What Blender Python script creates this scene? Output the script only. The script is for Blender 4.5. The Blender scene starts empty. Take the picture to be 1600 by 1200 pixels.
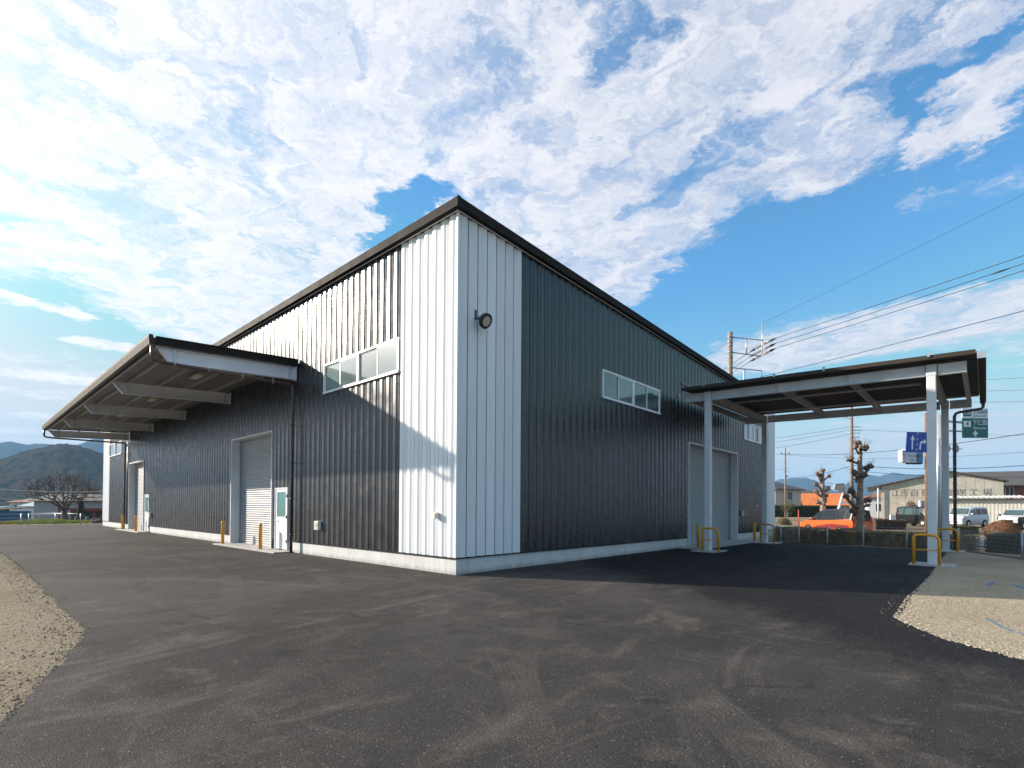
import bpy, math, random
from math import radians as rad, sin, cos, pi, sqrt, atan2
from mathutils import Vector, Matrix, noise, geometry
random.seed(7)
scene = bpy.context.scene
COL = scene.collection

# ------------------------------------------------------------------ camera
YAW, PITCH, ROLL = 0.743, 0.01463, 0.0060
cam_d = bpy.data.cameras.new('camera'); cam = bpy.data.objects.new('camera', cam_d); COL.objects.link(cam)
fw = Vector((cos(PITCH)*cos(YAW), cos(PITCH)*sin(YAW), sin(PITCH)))
rt = fw.cross(Vector((0, 0, 1))).normalized(); up = rt.cross(fw)
r2 = rt*cos(ROLL) + up*sin(ROLL); u2 = up*cos(ROLL) - rt*sin(ROLL)
M = Matrix((r2, u2, -fw)).transposed().to_4x4()
M.translation = Vector((-7.5566, -8.6190, 1.5))
cam.matrix_world = M
cam_d.sensor_fit = 'HORIZONTAL'; cam_d.sensor_width = 36.0
cam_d.lens = 806.8/1600*36.0
cam_d.shift_x = 0.0; cam_d.shift_y = (781.59-600)/1600
cam_d.clip_start = 0.05; cam_d.clip_end = 20000
scene.camera = cam

# ------------------------------------------------------------------ sun, exposure
SUN_DIR = Vector((-0.463, 0.886, 0.389)).normalized()      # towards the sun
SUN_EL = math.asin(SUN_DIR.z)
sun_d = bpy.data.lights.new('sun', 'SUN'); sun = bpy.data.objects.new('sun', sun_d); COL.objects.link(sun)
sun_d.energy = 3.2; sun_d.angle = rad(0.8); sun_d.color = (1.0, 0.89, 0.75)
sun.rotation_euler = (-SUN_DIR).to_track_quat('-Z', 'Y').to_euler()
sun.location = (0, 0, 60)
scene.view_settings.view_transform = 'Standard'
scene.view_settings.look = 'None'
scene.view_settings.gamma = 1.0
scene.view_settings.use_curve_mapping = False
scene.view_settings.exposure = 1.55
scene.cycles.max_bounces = 6
scene.cycles.diffuse_bounces = 3
scene.cycles.glossy_bounces = 3
scene.cycles.volume_bounces = 0
scene.cycles.sample_clamp_indirect = 6
SKY_STRENGTH = 0.075
CLOUD = 0.36

# ------------------------------------------------------------------ node helper
class NT:
    def __init__(s, tree): s.t = tree; s.n = tree.nodes; s.l = tree.links
    def new(s, typ, **kw):
        n = s.n.new(typ)
        for k, v in kw.items(): setattr(n, k, v)
        return n
    def put(s, sock, v):
        if v is None: return
        if hasattr(v, 'is_output'): s.l.new(v, sock)
        else: sock.default_value = v
    def math(s, op, a, b=None, c=None, clamp=False):
        n = s.new('ShaderNodeMath', operation=op); n.use_clamp = clamp
        s.put(n.inputs[0], a); s.put(n.inputs[1], b)
        if c is not None: s.put(n.inputs[2], c)
        return n.outputs[0]
    def vmath(s, op, a, b=None, out=0):
        n = s.new('ShaderNodeVectorMath', operation=op); s.put(n.inputs[0], a); s.put(n.inputs[1], b)
        return n.outputs[out]
    def scale(s, a, k):
        n = s.new('ShaderNodeVectorMath', operation='SCALE'); s.put(n.inputs[0], a); s.put(n.inputs[3], k); return n.outputs[0]
    def sep(s, v): n = s.new('ShaderNodeSeparateXYZ'); s.put(n.inputs[0], v); return n.outputs
    def comb(s, x, y, z=0.0):
        n = s.new('ShaderNodeCombineXYZ'); s.put(n.inputs[0], x); s.put(n.inputs[1], y); s.put(n.inputs[2], z); return n.outputs[0]
    def noise(s, vec, scale, detail=3, rough=0.5, dist=0.0, out=0, lac=2.0):
        n = s.new('ShaderNodeTexNoise'); s.put(n.inputs['Vector'], vec); n.inputs['Scale'].default_value = scale
        n.inputs['Detail'].default_value = detail; n.inputs['Roughness'].default_value = rough
        n.inputs['Distortion'].default_value = dist; n.inputs['Lacunarity'].default_value = lac
        return n.outputs[out]
    def voro(s, vec, scale, feature='F1', out=0, rnd=1.0):
        n = s.new('ShaderNodeTexVoronoi', feature=feature); s.put(n.inputs['Vector'], vec); n.inputs['Scale'].default_value = scale
        n.inputs['Randomness'].default_value = rnd
        return n.outputs[out]
    def ramp(s, f, a, b, lo=0.0, hi=1.0, smooth=True):
        n = s.new('ShaderNodeMapRange'); n.interpolation_type = 'SMOOTHSTEP' if smooth else 'LINEAR'
        s.put(n.inputs[0], f); s.put(n.inputs[1], a); s.put(n.inputs[2], b); s.put(n.inputs[3], lo); s.put(n.inputs[4], hi)
        return n.outputs[0]
    def mix(s, f, a, b, mode='MIX'):
        n = s.new('ShaderNodeMix', data_type='RGBA', blend_type=mode)
        s.put(n.inputs[0], f); s.put(n.inputs[6], a if hasattr(a, 'is_output') else (*a[:3], 1)); s.put(n.inputs[7], b if hasattr(b, 'is_output') else (*b[:3], 1))
        return n.outputs[2]
    def bump(s, h, strength=0.5, dist=0.01):
        n = s.new('ShaderNodeBump'); n.inputs['Strength'].default_value = strength; n.inputs['Distance'].default_value = dist
        s.put(n.inputs['Height'], h); return n.outputs[0]

# ------------------------------------------------------------------ world: sky and clouds
world = bpy.data.worlds.new('World'); scene.world = world; world.use_nodes = True
w = NT(world.node_tree); w.n.clear()
sky = w.new('ShaderNodeTexSky', sky_type='NISHITA'); sky.sun_disc = False
sky.sun_elevation = SUN_EL; sky.sun_rotation = atan2(SUN_DIR.x, SUN_DIR.y)
sky.altitude = 200; sky.air_density = 1.0; sky.dust_density = 0.15; sky.ozone_density = 1.0
tc = w.new('ShaderNodeTexCoord'); D = w.vmath('NORMALIZE', tc.outputs['Generated'])
dx, dy, dz = w.sep(D)
FH = Vector((cos(YAW), sin(YAW), 0)); RH = Vector((sin(YAW), -cos(YAW), 0))     # fixed compass axes of the cloud deck
zc = w.math('MAXIMUM', dz, 0.015)
lat = w.vmath('DOT_PRODUCT', D, tuple(RH), out=1); dep = w.vmath('DOT_PRODUCT', D, tuple(FH), out=1)
P = w.comb(w.math('DIVIDE', lat, zc), w.math('DIVIDE', dep, zc))
wob = w.scale(w.vmath('SUBTRACT', w.noise(P, 4.6, 7, 0.68, out=1), (0.5, 0.5, 0.5)), 0.50)
wob2 = w.scale(w.vmath('SUBTRACT', w.noise(P, 0.9, 2, 0.5, out=1), (0.5, 0.5, 0.5)), 0.30)
PW = w.vmath('ADD', w.vmath('ADD', P, wob), wob2)
def capsule(a, b, r, soft):
    """1 inside the stadium a-b of radius r on the cloud plane, 0 beyond r+soft."""
    ax, ay = a; bx, by = b
    v = w.vmath('SUBTRACT', PW, (ax, ay, 0)); L2 = (bx-ax)**2+(by-ay)**2
    t = w.math('DIVIDE', w.vmath('DOT_PRODUCT', v, (bx-ax, by-ay, 0), out=1), L2, clamp=True)
    q = w.vmath('SUBTRACT', v, w.scale(w.comb(bx-ax, by-ay, 0), t))
    q2 = w.vmath('MULTIPLY', q, (1, 1, 0))
    return w.ramp(w.vmath('LENGTH', q2, out=1), r, r+soft, 1.0, 0.0)
def wmax(*a):
    o = a[0]
    for x in a[1:]: o = w.math('MAXIMUM', o, x)
    return o
deck = wmax(capsule((-1.7, 1.5), (-0.95, 1.75), 0.65, 0.40), capsule((-1.35, 2.75), (-1.1, 1.9), 0.62, 0.30),
            capsule((-0.6, 0.9), (0.25, 0.9), 0.55, 0.3), capsule((0.15, 1.9), (0.30, 1.25), 0.42, 0.22),
            capsule((0.35, 1.50), (0.76, 1.42), 0.17, 0.17), capsule((0.40, 0.9), (0.55, 1.2), 0.13, 0.17),
            capsule((-1.0, 0.2), (0.3, 0.2), 0.5, 0.4), capsule((0.28, 2.35), (0.35, 1.9), 0.22, 0.2), capsule((-3.2, 1.0), (-1.8, 1.2), 0.8, 0.6))
side = wmax(capsule((0.86, 1.09), (0.93, 0.85), 0.045, 0.11), capsule((1.13, 1.40), (1.16, 0.9), 0.05, 0.11),
            capsule((1.75, 3.3), (2.65, 2.40), 0.30, 0.34), capsule((-2.46, 2.35), (-2.32, 2.75), 0.03, 0.12),
            capsule((-2.6, 3.2), (-2.5, 3.3), 0.07, 0.15), capsule((-3.7, 4.0), (-3.3, 4.2), 0.10, 0.2),
            w.math('MULTIPLY', capsule((1.25, 1.62), (1.6, 1.5), 0.03, 0.14), 0.5), w.math('MULTIPLY', capsule((2.7, 2.9), (3.5, 3.2), 0.1, 0.6), 0.6))
gap = wmax(capsule((-0.50, 2.05), (-0.33, 1.66), 0.05, 0.12), w.math('MULTIPLY', capsule((-0.30, 1.55), (-0.02, 1.06), 0.0, 0.11), 0.20),
           w.math('MULTIPLY', capsule((0.17, 1.02), (0.28, 1.05), 0.0, 0.08), 0.42), w.math('MULTIPLY', capsule((-0.95, 1.95), (-0.62, 1.15), 0.0, 0.08), 0.22),
           w.math('MULTIPLY', capsule((-2.0, 1.72), (-1.8, 1.75), 0.02, 0.12), 0.4), w.math('MULTIPLY', capsule((0.40, 1.75), (0.72, 1.3), 0.0, 0.12), 0.42),
           w.math('MULTIPLY', capsule((-1.6, 1.35), (-1.2, 1.9), 0.0, 0.10), 0.18))
# elsewhere (behind and beside the camera) the same kind of broken cloud
gen = w.ramp(w.noise(P, 0.55, 3, 0.5), 0.47, 0.66)
front = w.ramp(dep, -0.05, 0.12)
sidef = w.ramp(w.math('ABSOLUTE', lat), 0.80, 0.95)
other = w.math('MULTIPLY', gen, w.math('MAXIMUM', w.math('SUBTRACT', 1.0, front), sidef))
highf = w.ramp(w.math('SQRT', w.math('ADD', w.math('MULTIPLY', lat, lat), w.math('MULTIPLY', dep, dep))), 0.60, 0.72, 1.0, 0.0)
other = w.math('MAXIMUM', other, w.math('MULTIPLY', gen, highf))
low = w.math('MULTIPLY', w.ramp(w.noise(w.vmath('MULTIPLY', P, (0.55, 1.0, 1)), 0.9, 5, 0.62), 0.44, 0.60), w.math('MULTIPLY', w.ramp(dz, 0.03, 0.09), w.ramp(dz, 0.17, 0.26, 0.75, 0.0)))
cov = wmax(w.math('MULTIPLY', deck, w.math('SUBTRACT', 1.0, gap)), side, other, low)
# rippled altocumulus: rows across the wind, frayed by finer noise
ang = 0.55
PR = w.comb(w.math('ADD', w.math('MULTIPLY', w.sep(PW)[0], cos(ang)*1.25), w.math('MULTIPLY', w.sep(PW)[1], sin(ang)*1.25)),
            w.math('SUBTRACT', w.math('MULTIPLY', w.sep(PW)[1], cos(ang)*0.8), w.math('MULTIPLY', w.sep(PW)[0], sin(ang)*0.8)))
n1 = w.noise(PR, 11.0, 9, 0.66, 0.3)
n3 = w.voro(w.vmath('ADD', PR, w.scale(w.vmath('SUBTRACT', w.noise(PR, 9.0, 5, 0.65, out=1), (0.5, 0.5, 0.5)), 0.16)), 10.0, 'SMOOTH_F1')
n2 = w.noise(PR, 4.2, 8, 0.60, 0.3)
n0 = w.noise(P, 1.4, 5, 0.55, 0.2)
puff = w.math('ADD', w.math('ADD', w.math('MULTIPLY', n1, 0.44), w.math('MULTIPLY', n2, 0.30)), w.math('ADD', w.math('MULTIPLY', n0, 0.16), w.math('MULTIPLY', w.ramp(n3, 0.0, 0.75, 1.0, 0.0, smooth=False), 0.13)))
dens = w.ramp(w.math('SUBTRACT', w.math('ADD', puff, w.math('MULTIPLY', cov, 0.36)), 0.590), 0.0, 0.34)
dens = w.math('MULTIPLY', dens, w.ramp(cov, 0.0, 0.25))
veil = w.math('MULTIPLY', w.ramp(cov, 0.35, 1.0), 0.28)
sunp = w.ramp(w.vmath('DOT_PRODUCT', D, tuple(SUN_DIR), out=1), -0.1, 0.95)
dens = w.math('MAXIMUM', dens, w.math('ADD', veil, w.math('MULTIPLY', w.math('MULTIPLY', sunp, w.ramp(cov, 0.3, 0.9)), 0.28)))
shade = w.ramp(w.math('ADD', w.math('MULTIPLY', n1, 0.55), w.math('MULTIPLY', n2, 0.45)), 0.36, 0.62, 0.0, 1.0)
ccol = w.mix(shade, (0.70, 0.73, 0.85), (0.955, 0.95, 1.01))
ccol = w.mix(w.math('MULTIPLY', sunp, 0.55), ccol, (1.03, 1.0, 0.99))
bright = w.math('MULTIPLY', w.math('ADD', CLOUD*0.88, w.math('MULTIPLY', sunp, CLOUD*0.17)), w.ramp(dz, -0.05, 0.25, 0.95, 1.0))
cloud_rgb = w.scale(ccol, bright)
hz = w.ramp(dz, 0.0, 0.42)
tint = w.mix(hz, (0.90, 0.97, 1.08), (0.42, 0.90, 1.14))
sky_rgb = w.vmath('MINIMUM', w.scale(w.vmath('MULTIPLY', sky.outputs[0], tint), SKY_STRENGTH), (0.232, 0.255, 0.272))
final = w.mix(w.math('MULTIPLY', dens, 0.97), sky_rgb, cloud_rgb)
# the sun's aureole in the thin cloud around it
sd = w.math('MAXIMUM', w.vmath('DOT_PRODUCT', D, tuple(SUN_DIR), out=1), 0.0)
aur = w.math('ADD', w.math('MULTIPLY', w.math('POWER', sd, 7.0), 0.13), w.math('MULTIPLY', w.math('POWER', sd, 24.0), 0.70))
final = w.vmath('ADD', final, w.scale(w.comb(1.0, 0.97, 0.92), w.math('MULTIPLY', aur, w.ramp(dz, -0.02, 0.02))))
bg = w.new('ShaderNodeBackground'); w.l.new(final, bg.inputs[0]); bg.inputs[1].default_value = 1.0
wo = w.new('ShaderNodeOutputWorld'); w.l.new(bg.outputs[0], wo.inputs[0])

# ------------------------------------------------------------------ materials
MATS = {}
def mat(name, col=(0.5,)*3, rough=0.6, metal=0.0, spec=0.5, build=None, var=0.0, vscale=3.0, bump=0.0, bscale=40.0, coat=0.0, trans=0.0):
    m = bpy.data.materials.new(name); m.use_nodes = True
    t = NT(m.node_tree); b = t.n['Principled BSDF']
    b.inputs['Base Color'].default_value = (*col, 1); b.inputs['Roughness'].default_value = rough
    b.inputs['Metallic'].default_value = metal; b.inputs['Specular IOR Level'].default_value = spec
    b.inputs['Coat Weight'].default_value = coat; b.inputs['Coat Roughness'].default_value = 0.08
    tcn = t.new('ShaderNodeTexCoord'); geo = t.new('ShaderNodeNewGeometry')
    pos = geo.outputs['Position']
    if build: build(t, b, pos, tcn)
    else:
        if var > 0:
            n = t.noise(pos, vscale, 5, 0.6)
            f = t.ramp(n, 0.3, 0.7, 1-var, 1+var)
            t.l.new(t.scale(t.comb(*col), f), b.inputs['Base Color'])
            t.l.new(t.ramp(n, 0.3, 0.7, max(rough-0.1*var*4, 0.03), min(rough+0.1*var*4, 1)), b.inputs['Roughness'])
        if bump > 0:
            t.l.new(t.bump(t.noise(pos, bscale, 4, 0.6), bump, 0.02), b.inputs['Normal'])
    MATS[name] = m
    return m

def m_asphalt(t, b, pos, tcn):
    p = t.vmath('MULTIPLY', pos, (1, 1, 0))
    big = t.noise(p, 0.22, 5, 0.62, 0.6); mid = t.noise(t.vmath('MULTIPLY', p, (0.5, 1.3, 1)), 0.8, 8, 0.70, 1.2)
    pj0 = t.vmath('ADD', p, t.scale(t.noise(p, 0.25, 2, 0.5, out=1), 2.5))
    base = t.mix(t.ramp(big, 0.33, 0.68), (0.034, 0.0315, 0.031), (0.062, 0.057, 0.054))
    dust = t.ramp(mid, 0.50, 0.74, 0.0, 0.62)
    base = t.mix(dust, base, (0.140, 0.120, 0.100))
    sw = t.noise(t.vmath('MULTIPLY', pj0, (1.0, 0.45, 1)), 2.6, 8, 0.72, 0.6)
    base = t.mix(t.ramp(sw, 0.52, 0.72, 0.0, 0.45), base, (0.125, 0.110, 0.094))
    base = t.mix(t.ramp(t.noise(p, 1.7, 4, 0.6, 0.8), 0.58, 0.70, 0, 0.6), base, (0.020, 0.019, 0.020))
    # sweeping tyre tracks of dust: arcs about fixed turning centres
    trk = None
    jit = t.scale(t.vmath('SUBTRACT', t.noise(p, 0.35, 1, 0.5, out=1), (0.5, 0.5, 0.5)), 0.35)
    pj = t.vmath('ADD', p, jit)
    for (cx, cy, R, wd, k) in ((-9.5, -1.2, 6.9, 0.16, 0.7), (-9.5, -1.2, 8.3, 0.17, 0.8), (3.2, -14.0, 9.6, 0.17, 0.8), (3.2, -14.0, 11.1, 0.16, 0.6),
                               (6.0, -2.5, 7.6, 0.15, 0.8), (6.0, -2.5, 9.1, 0.16, 0.7), (-16, 6, 14.5, 0.2, 0.6), (-16, 6, 12.8, 0.2, 0.5), (0.5, -16.5, 10.4, 0.12, 0.5)):
        d = t.vmath('LENGTH', t.vmath('SUBTRACT', pj, (cx, cy, 0)), out=1)
        e = t.math('ABSOLUTE', t.math('SUBTRACT', d, R))
        rib = t.ramp(t.math('SINE', t.math('MULTIPLY', d, 118.0)), -0.9, 0.9, 0.62, 1.0)
        f = t.math('MULTIPLY', t.math('MULTIPLY', t.ramp(e, wd*0.7, wd, 1, 0), rib), k)
        trk = f if trk is None else t.math('MAXIMUM', trk, f)
    fade = t.math('MULTIPLY', t.ramp(t.noise(p, 0.30, 3, 0.6), 0.40, 0.62), t.ramp(t.noise(p, 1.1, 4, 0.7), 0.3, 0.6, 0.45, 1.0))
    base = t.mix(t.math('MULTIPLY', t.math('MULTIPLY', trk, fade), 0.44), base, (0.140, 0.125, 0.108))
    # longitudinal joint between two paving passes
    for (ax_, ay_, bx_, by_) in ((-6.26, -2.75, 0.6, -1.42),):
        L_ = sqrt((bx_-ax_)**2+(by_-ay_)**2); nx_, ny_ = -(by_-ay_)/L_, (bx_-ax_)/L_
        q = t.vmath('ADD', p, t.scale(t.vmath('SUBTRACT', t.noise(p, 1.6, 4, 0.6, out=1), (0.5, 0.5, 0.5)), 0.10))
        sd_ = t.math('SUBTRACT', t.vmath('DOT_PRODUCT', q, (nx_, ny_, 0), out=1), nx_*ax_+ny_*ay_)
        base = t.mix(t.math('MULTIPLY', t.ramp(t.math('ABSOLUTE', sd_), 0.0, 0.035, 0.65, 0.0), t.ramp(t.noise(p, 0.8, 3, 0.6), 0.35, 0.6)), base, (0.016, 0.015, 0.015))
        base = t.mix(t.math('MULTIPLY', t.ramp(t.math('ABSOLUTE', t.math('SUBTRACT', sd_, 0.16)), 0.02, 0.16, 0.30, 0.0), t.ramp(t.noise(p, 1.3, 4, 0.6), 0.4, 0.6)), base, (0.14, 0.122, 0.104))
    # oil and damp spots
    sp = t.voro(t.vmath('ADD', p, t.scale(t.noise(p, 5.0, 3, 0.6, out=1), 0.12)), 0.55, 'F1')
    base = t.mix(t.ramp(sp, 0.05, 0.16, 0.45, 0.0), base, (0.018, 0.017, 0.018))
    # newer, cleaner surfacing on the carport side; its colour also carries the hall's shade
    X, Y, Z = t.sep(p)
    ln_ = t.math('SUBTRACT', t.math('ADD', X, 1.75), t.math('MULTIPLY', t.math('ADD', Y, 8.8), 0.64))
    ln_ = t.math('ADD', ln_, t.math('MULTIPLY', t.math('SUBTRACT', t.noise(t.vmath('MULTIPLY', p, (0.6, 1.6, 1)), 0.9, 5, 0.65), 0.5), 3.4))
    clean_shade = t.math('MULTIPLY', t.ramp(ln_, -0.4, 1.3), t.ramp(Y, 0.0, 1.0, 1.0, 0.0))
    base = t.mix(t.math('MULTIPLY', clean_shade, 0.86), base, (0.0085, 0.0082, 0.0100))
    # stone grain
    v = t.voro(p, 120, 'F1', out=1)
    g = t.sep(v)[0]
    grain = t.ramp(g, 0.0, 1.0, 0.6, 1.42, smooth=False)
    base = t.mix(0.9, base, t.scale(t.comb(1, 1, 1), grain), 'MULTIPLY')
    base = t.mix(t.ramp(g, 0.990, 0.996), base, (0.20, 0.185, 0.165))
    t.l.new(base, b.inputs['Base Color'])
    h = t.math('ADD', t.math('MULTIPLY', t.voro(p, 120, 'F1', out=0), -0.7), t.math('MULTIPLY', t.noise(p, 55, 5, 0.75), 0.8))
    h = t.math('ADD', h, t.math('MULTIPLY', t.noise(p, 4, 3, 0.6), 1.2))
    t.l.new(t.bump(h, 0.6, 0.009), b.inputs['Normal'])
    t.l.new(t.ramp(mid, 0.3, 0.7, 0.70, 0.9), b.inputs['Roughness'])
    b.inputs['Specular IOR Level'].default_value = 0.14
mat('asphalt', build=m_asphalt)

def m_ground(t, b, pos, tcn):
    p = t.vmath('MULTIPLY', pos, (1, 1, 0))
    big = t.noise(p, 0.35, 5, 0.6, 0.4); fine = t.noise(p, 9, 5, 0.7)
    grav = t.mix(t.ramp(big, 0.3, 0.7), (0.34, 0.285, 0.20), (0.44, 0.375, 0.275))
    grav = t.mix(t.ramp(fine, 0.5, 0.75, 0, 0.6), grav, (0.16, 0.145, 0.115))
    st = t.voro(p, 60, 'F1', out=1); s0 = t.sep(st)[0]
    grav = t.mix(0.85, grav, t.scale(t.comb(1, 1, 1), t.ramp(s0, 0, 1, 0.75, 1.25, smooth=False)), 'MULTIPLY')
    gx = t.sep(pos)[0]
    grav = t.mix(t.ramp(gx, -5.5, -3.0, 0.52, 0.0), grav, (0.066, 0.050, 0.032))
    # beyond the yard: earth, dry winter grass, far fields
    x, y, z = t.sep(pos)
    out = t.math('MAXIMUM', t.math('SUBTRACT', x, 18.6), t.math('SUBTRACT', y, 44.2))
    earth = t.mix(t.ramp(t.noise(p, 0.10, 5, 0.65, 0.5), 0.38, 0.62), (0.20, 0.15, 0.095), (0.30, 0.24, 0.155))
    earth = t.mix(t.ramp(t.noise(p, 1.3, 5, 0.7), 0.45, 0.7, 0, 0.8), earth, (0.11, 0.10, 0.06))
    far = t.mix(t.ramp(t.noise(p, 0.012, 4, 0.6), 0.4, 0.6), (0.13, 0.115, 0.06), (0.075, 0.085, 0.04))
    earth = t.mix(t.ramp(out, 60, 200), earth, far)
    yard = t.ramp(t.math('ADD', out, t.math('MULTIPLY', t.noise(p, 1.2, 3, 0.6), 0.4)), 0.0, 0.3)
    t.l.new(t.mix(yard, grav, earth), b.inputs['Base Color'])
    h = t.math('ADD', t.math('MULTIPLY', t.voro(p, 60, 'F1'), -0.5), t.math('MULTIPLY', t.noise(p, 6, 5, 0.7), 2.4))
    t.l.new(t.bump(h, 0.8, 0.03), b.inputs['Normal'])
    b.inputs['Roughness'].default_value = 0.95; b.inputs['Specular IOR Level'].default_value = 0.15
mat('ground', build=m_ground)

def m_concrete(t, b, pos, tcn):
    n = t.noise(pos, 1.6, 6, 0.7, 0.4); n2 = t.noise(t.vmath('MULTIPLY', pos, (6, 6, 0.6)), 1.4, 4, 0.6)
    c = t.mix(t.ramp(n, 0.3, 0.7), (0.55, 0.54, 0.52), (0.66, 0.65, 0.635))
    c = t.mix(t.ramp(n2, 0.5, 0.72, 0, 0.35), c, (0.44, 0.43, 0.41))
    zz_ = t.math('ADD', t.sep(pos)[2], t.math('MULTIPLY', t.math('SUBTRACT', t.noise(t.vmath('MULTIPLY', pos, (1, 1, 0.3)), 3.0, 5, 0.7), 0.5), 0.28))
    c = t.mix(t.ramp(zz_, 0.0, 0.14, 0.55, 0.0), c, (0.20, 0.18, 0.15))
    t.l.new(c, b.inputs['Base Color']); b.inputs['Roughness'].default_value = 0.85
    t.l.new(t.bump(t.noise(pos, 60, 4, 0.6), 0.3, 0.005), b.inputs['Normal'])
mat('concrete', build=m_concrete)

def clad(c0, rough, metal, spec, dirt):
    def f(t, b, pos, tcn):
        oi = t.new('ShaderNodeObjectInfo')
        r = oi.outputs['Random']
        k = t.ramp(r, 0, 1, 0.93, 1.06, smooth=False)
        sc = t.vmath('MULTIPLY', pos, (5, 5, 0.5))
        n = t.noise(sc, 1.2, 4, 0.6)
        c = t.scale(t.comb(*c0), t.math('MULTIPLY', k, t.ramp(n, 0.3, 0.7, 1-dirt, 1+dirt)))
        t.l.new(c, b.inputs['Base Color'])
        b.inputs['Metallic'].default_value = metal; b.inputs['Specular IOR Level'].default_value = spec
        t.l.new(t.ramp(t.noise(pos, 2.2, 4, 0.6), 0.3, 0.7, rough-0.04, rough+0.06), b.inputs['Roughness'])
        pass
    return f
mat('dark_steel', build=clad((0.025, 0.0235, 0.026), 0.27, 0.05, 0.75, 0.05))
mat('white_steel', build=clad((0.80, 0.80, 0.805), 0.55, 0.0, 0.2, 0.03))
mat('fascia_dark', (0.026, 0.022, 0.020), 0.7, 0.0, 0.08, var=0.08)
mat('gutter_dark', (0.060, 0.050, 0.042), 0.7, 0.0, 0.10, var=0.08)
mat('pipe_brown', (0.085, 0.050, 0.042), 0.35, var=0.1)
mat('pipe_grey', (0.055, 0.060, 0.070), 0.35, var=0.1)
mat('beam_grey', (0.72, 0.73, 0.75), 0.45, var=0.06, vscale=2.0)
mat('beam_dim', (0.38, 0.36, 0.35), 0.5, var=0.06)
mat('galv', (0.46, 0.48, 0.50), 0.42, 0.55, var=0.10, vscale=6)
mat('deck_metal', (0.30, 0.29, 0.28), 0.38, 0.5, var=0.08, vscale=2)
mat('deck_dark', (0.075, 0.068, 0.065), 0.5, 0.3, var=0.08)
mat('shutter', (0.40, 0.405, 0.42), 0.45, 0.1, var=0.04)
mat('white_frame', (0.78, 0.78, 0.78), 0.35, var=0.03)
mat('door_white', (0.78, 0.79, 0.80), 0.35, var=0.03)
def m_glass(t, b, pos, tcn):
    n = t.noise(pos, 0.8, 3, 0.5)
    oi = t.new('ShaderNodeObjectInfo'); k = t.ramp(oi.outputs['Random'], 0, 1, 0.65, 1.3, smooth=False)
    t.l.new(t.scale(t.mix(t.ramp(n, 0.3, 0.7), (0.085, 0.135, 0.14), (0.13, 0.185, 0.18)), k), b.inputs['Base Color'])
    b.inputs['Roughness'].default_value = 0.12; b.inputs['Coat Weight'].default_value = 1.0; b.inputs['Coat Roughness'].default_value = 0.02
mat('window_glass', build=m_glass)
mat('door_glass', (0.09, 0.23, 0.19), 0.15, coat=1.0)
mat('dark_glass', (0.010, 0.013, 0.016), 0.08)
mat('teal_glass', (0.04, 0.075, 0.075), 0.06, coat=1.0)
def m_orange(t, b, pos, tcn):
    n = t.noise(pos, 14, 4, 0.65)
    t.l.new(t.mix(t.ramp(n, 0.55, 0.75, 0, 0.35), (0.85, 0.36, 0.015), (0.60, 0.22, 0.01)), b.inputs['Base Color'])
    b.inputs['Roughness'].default_value = 0.38
mat('safety_orange', build=m_orange)
mat('silver', (0.6, 0.6, 0.6), 0.3, 0.7)
mat('black_metal', (0.015, 0.017, 0.02), 0.35, var=0.1)
mat('black_rubber', (0.018, 0.018, 0.018), 0.8)
mat('beige_plastic', (0.62, 0.58, 0.50), 0.45)
mat('amber', (0.75, 0.42, 0.05), 0.4)
mat('lamp_lens', (0.55, 0.50, 0.38), 0.25, coat=0.6)
mat('pole_concrete', (0.24, 0.20, 0.165), 0.85, var=0.22, vscale=5, bump=0.3)
mat('pole_weathered', (0.20, 0.125, 0.08), 0.85, var=0.3, vscale=7, bump=0.3)
mat('pale_steel', (0.52, 0.60, 0.66), 0.4, 0.3)
mat('wire_black', (0.012, 0.013, 0.016), 0.6)
mat('wire_blue', (0.05, 0.10, 0.18), 0.6)
mat('wire_pale', (0.45, 0.46, 0.48), 0.6)
mat('porcelain', (0.55, 0.45, 0.38), 0.25)
mat('bark', (0.28, 0.21, 0.16), 0.9, var=0.35, vscale=9, bump=0.8, bscale=25)
mat('bark_dark', (0.085, 0.060, 0.045), 0.9, var=0.35, vscale=9, bump=0.8)
mat('twig_red', (0.17, 0.105, 0.080), 0.9, var=0.3, vscale=2)
mat('twig_grey', (0.105, 0.085, 0.075), 0.9, var=0.35, vscale=1)
mat('knuckle', (0.20, 0.135, 0.10), 0.95, var=0.45, vscale=14, bump=1.0, bscale=30)
mat('leaf_green', (0.050, 0.075, 0.022), 0.65, var=0.5, vscale=2.5)
mat('leaf_dark', (0.028, 0.050, 0.018), 0.6, var=0.45, vscale=2.5)
mat('leaf_olive', (0.105, 0.095, 0.032), 0.7, var=0.5, vscale=2.5)
mat('leaf_brown', (0.21, 0.080, 0.030), 0.75, var=0.45, vscale=3)
mat('leaf_russet', (0.13, 0.075, 0.055), 0.8, var=0.4, vscale=3)
mat('leaf_dim', (0.24, 0.18, 0.09), 0.8, var=0.5, vscale=3)
mat('grass_bright', (0.38, 0.42, 0.04), 0.75, var=0.35, vscale=1.5)
mat('grass_dry', (0.42, 0.27, 0.12), 0.85, var=0.35, vscale=1.5)
mat('red_paving', (0.20, 0.085, 0.070), 0.85, var=0.25, vscale=4)
mat('road', (0.115, 0.115, 0.118), 0.75, var=0.15, vscale=1.2)
mat('road_paint', (0.72, 0.72, 0.70), 0.6, var=0.1)
mat('stone_pale', (0.38, 0.325, 0.24), 0.9, var=0.35, vscale=8)
mat('stone_dull', (0.17, 0.14, 0.10), 0.95, var=0.4, vscale=8)
mat('spray_blue', (0.03, 0.16, 0.36), 0.7)
mat('sign_blue', (0.004, 0.062, 0.34), 0.35)
mat('sign_green', (0.008, 0.125, 0.105), 0.35)
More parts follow.
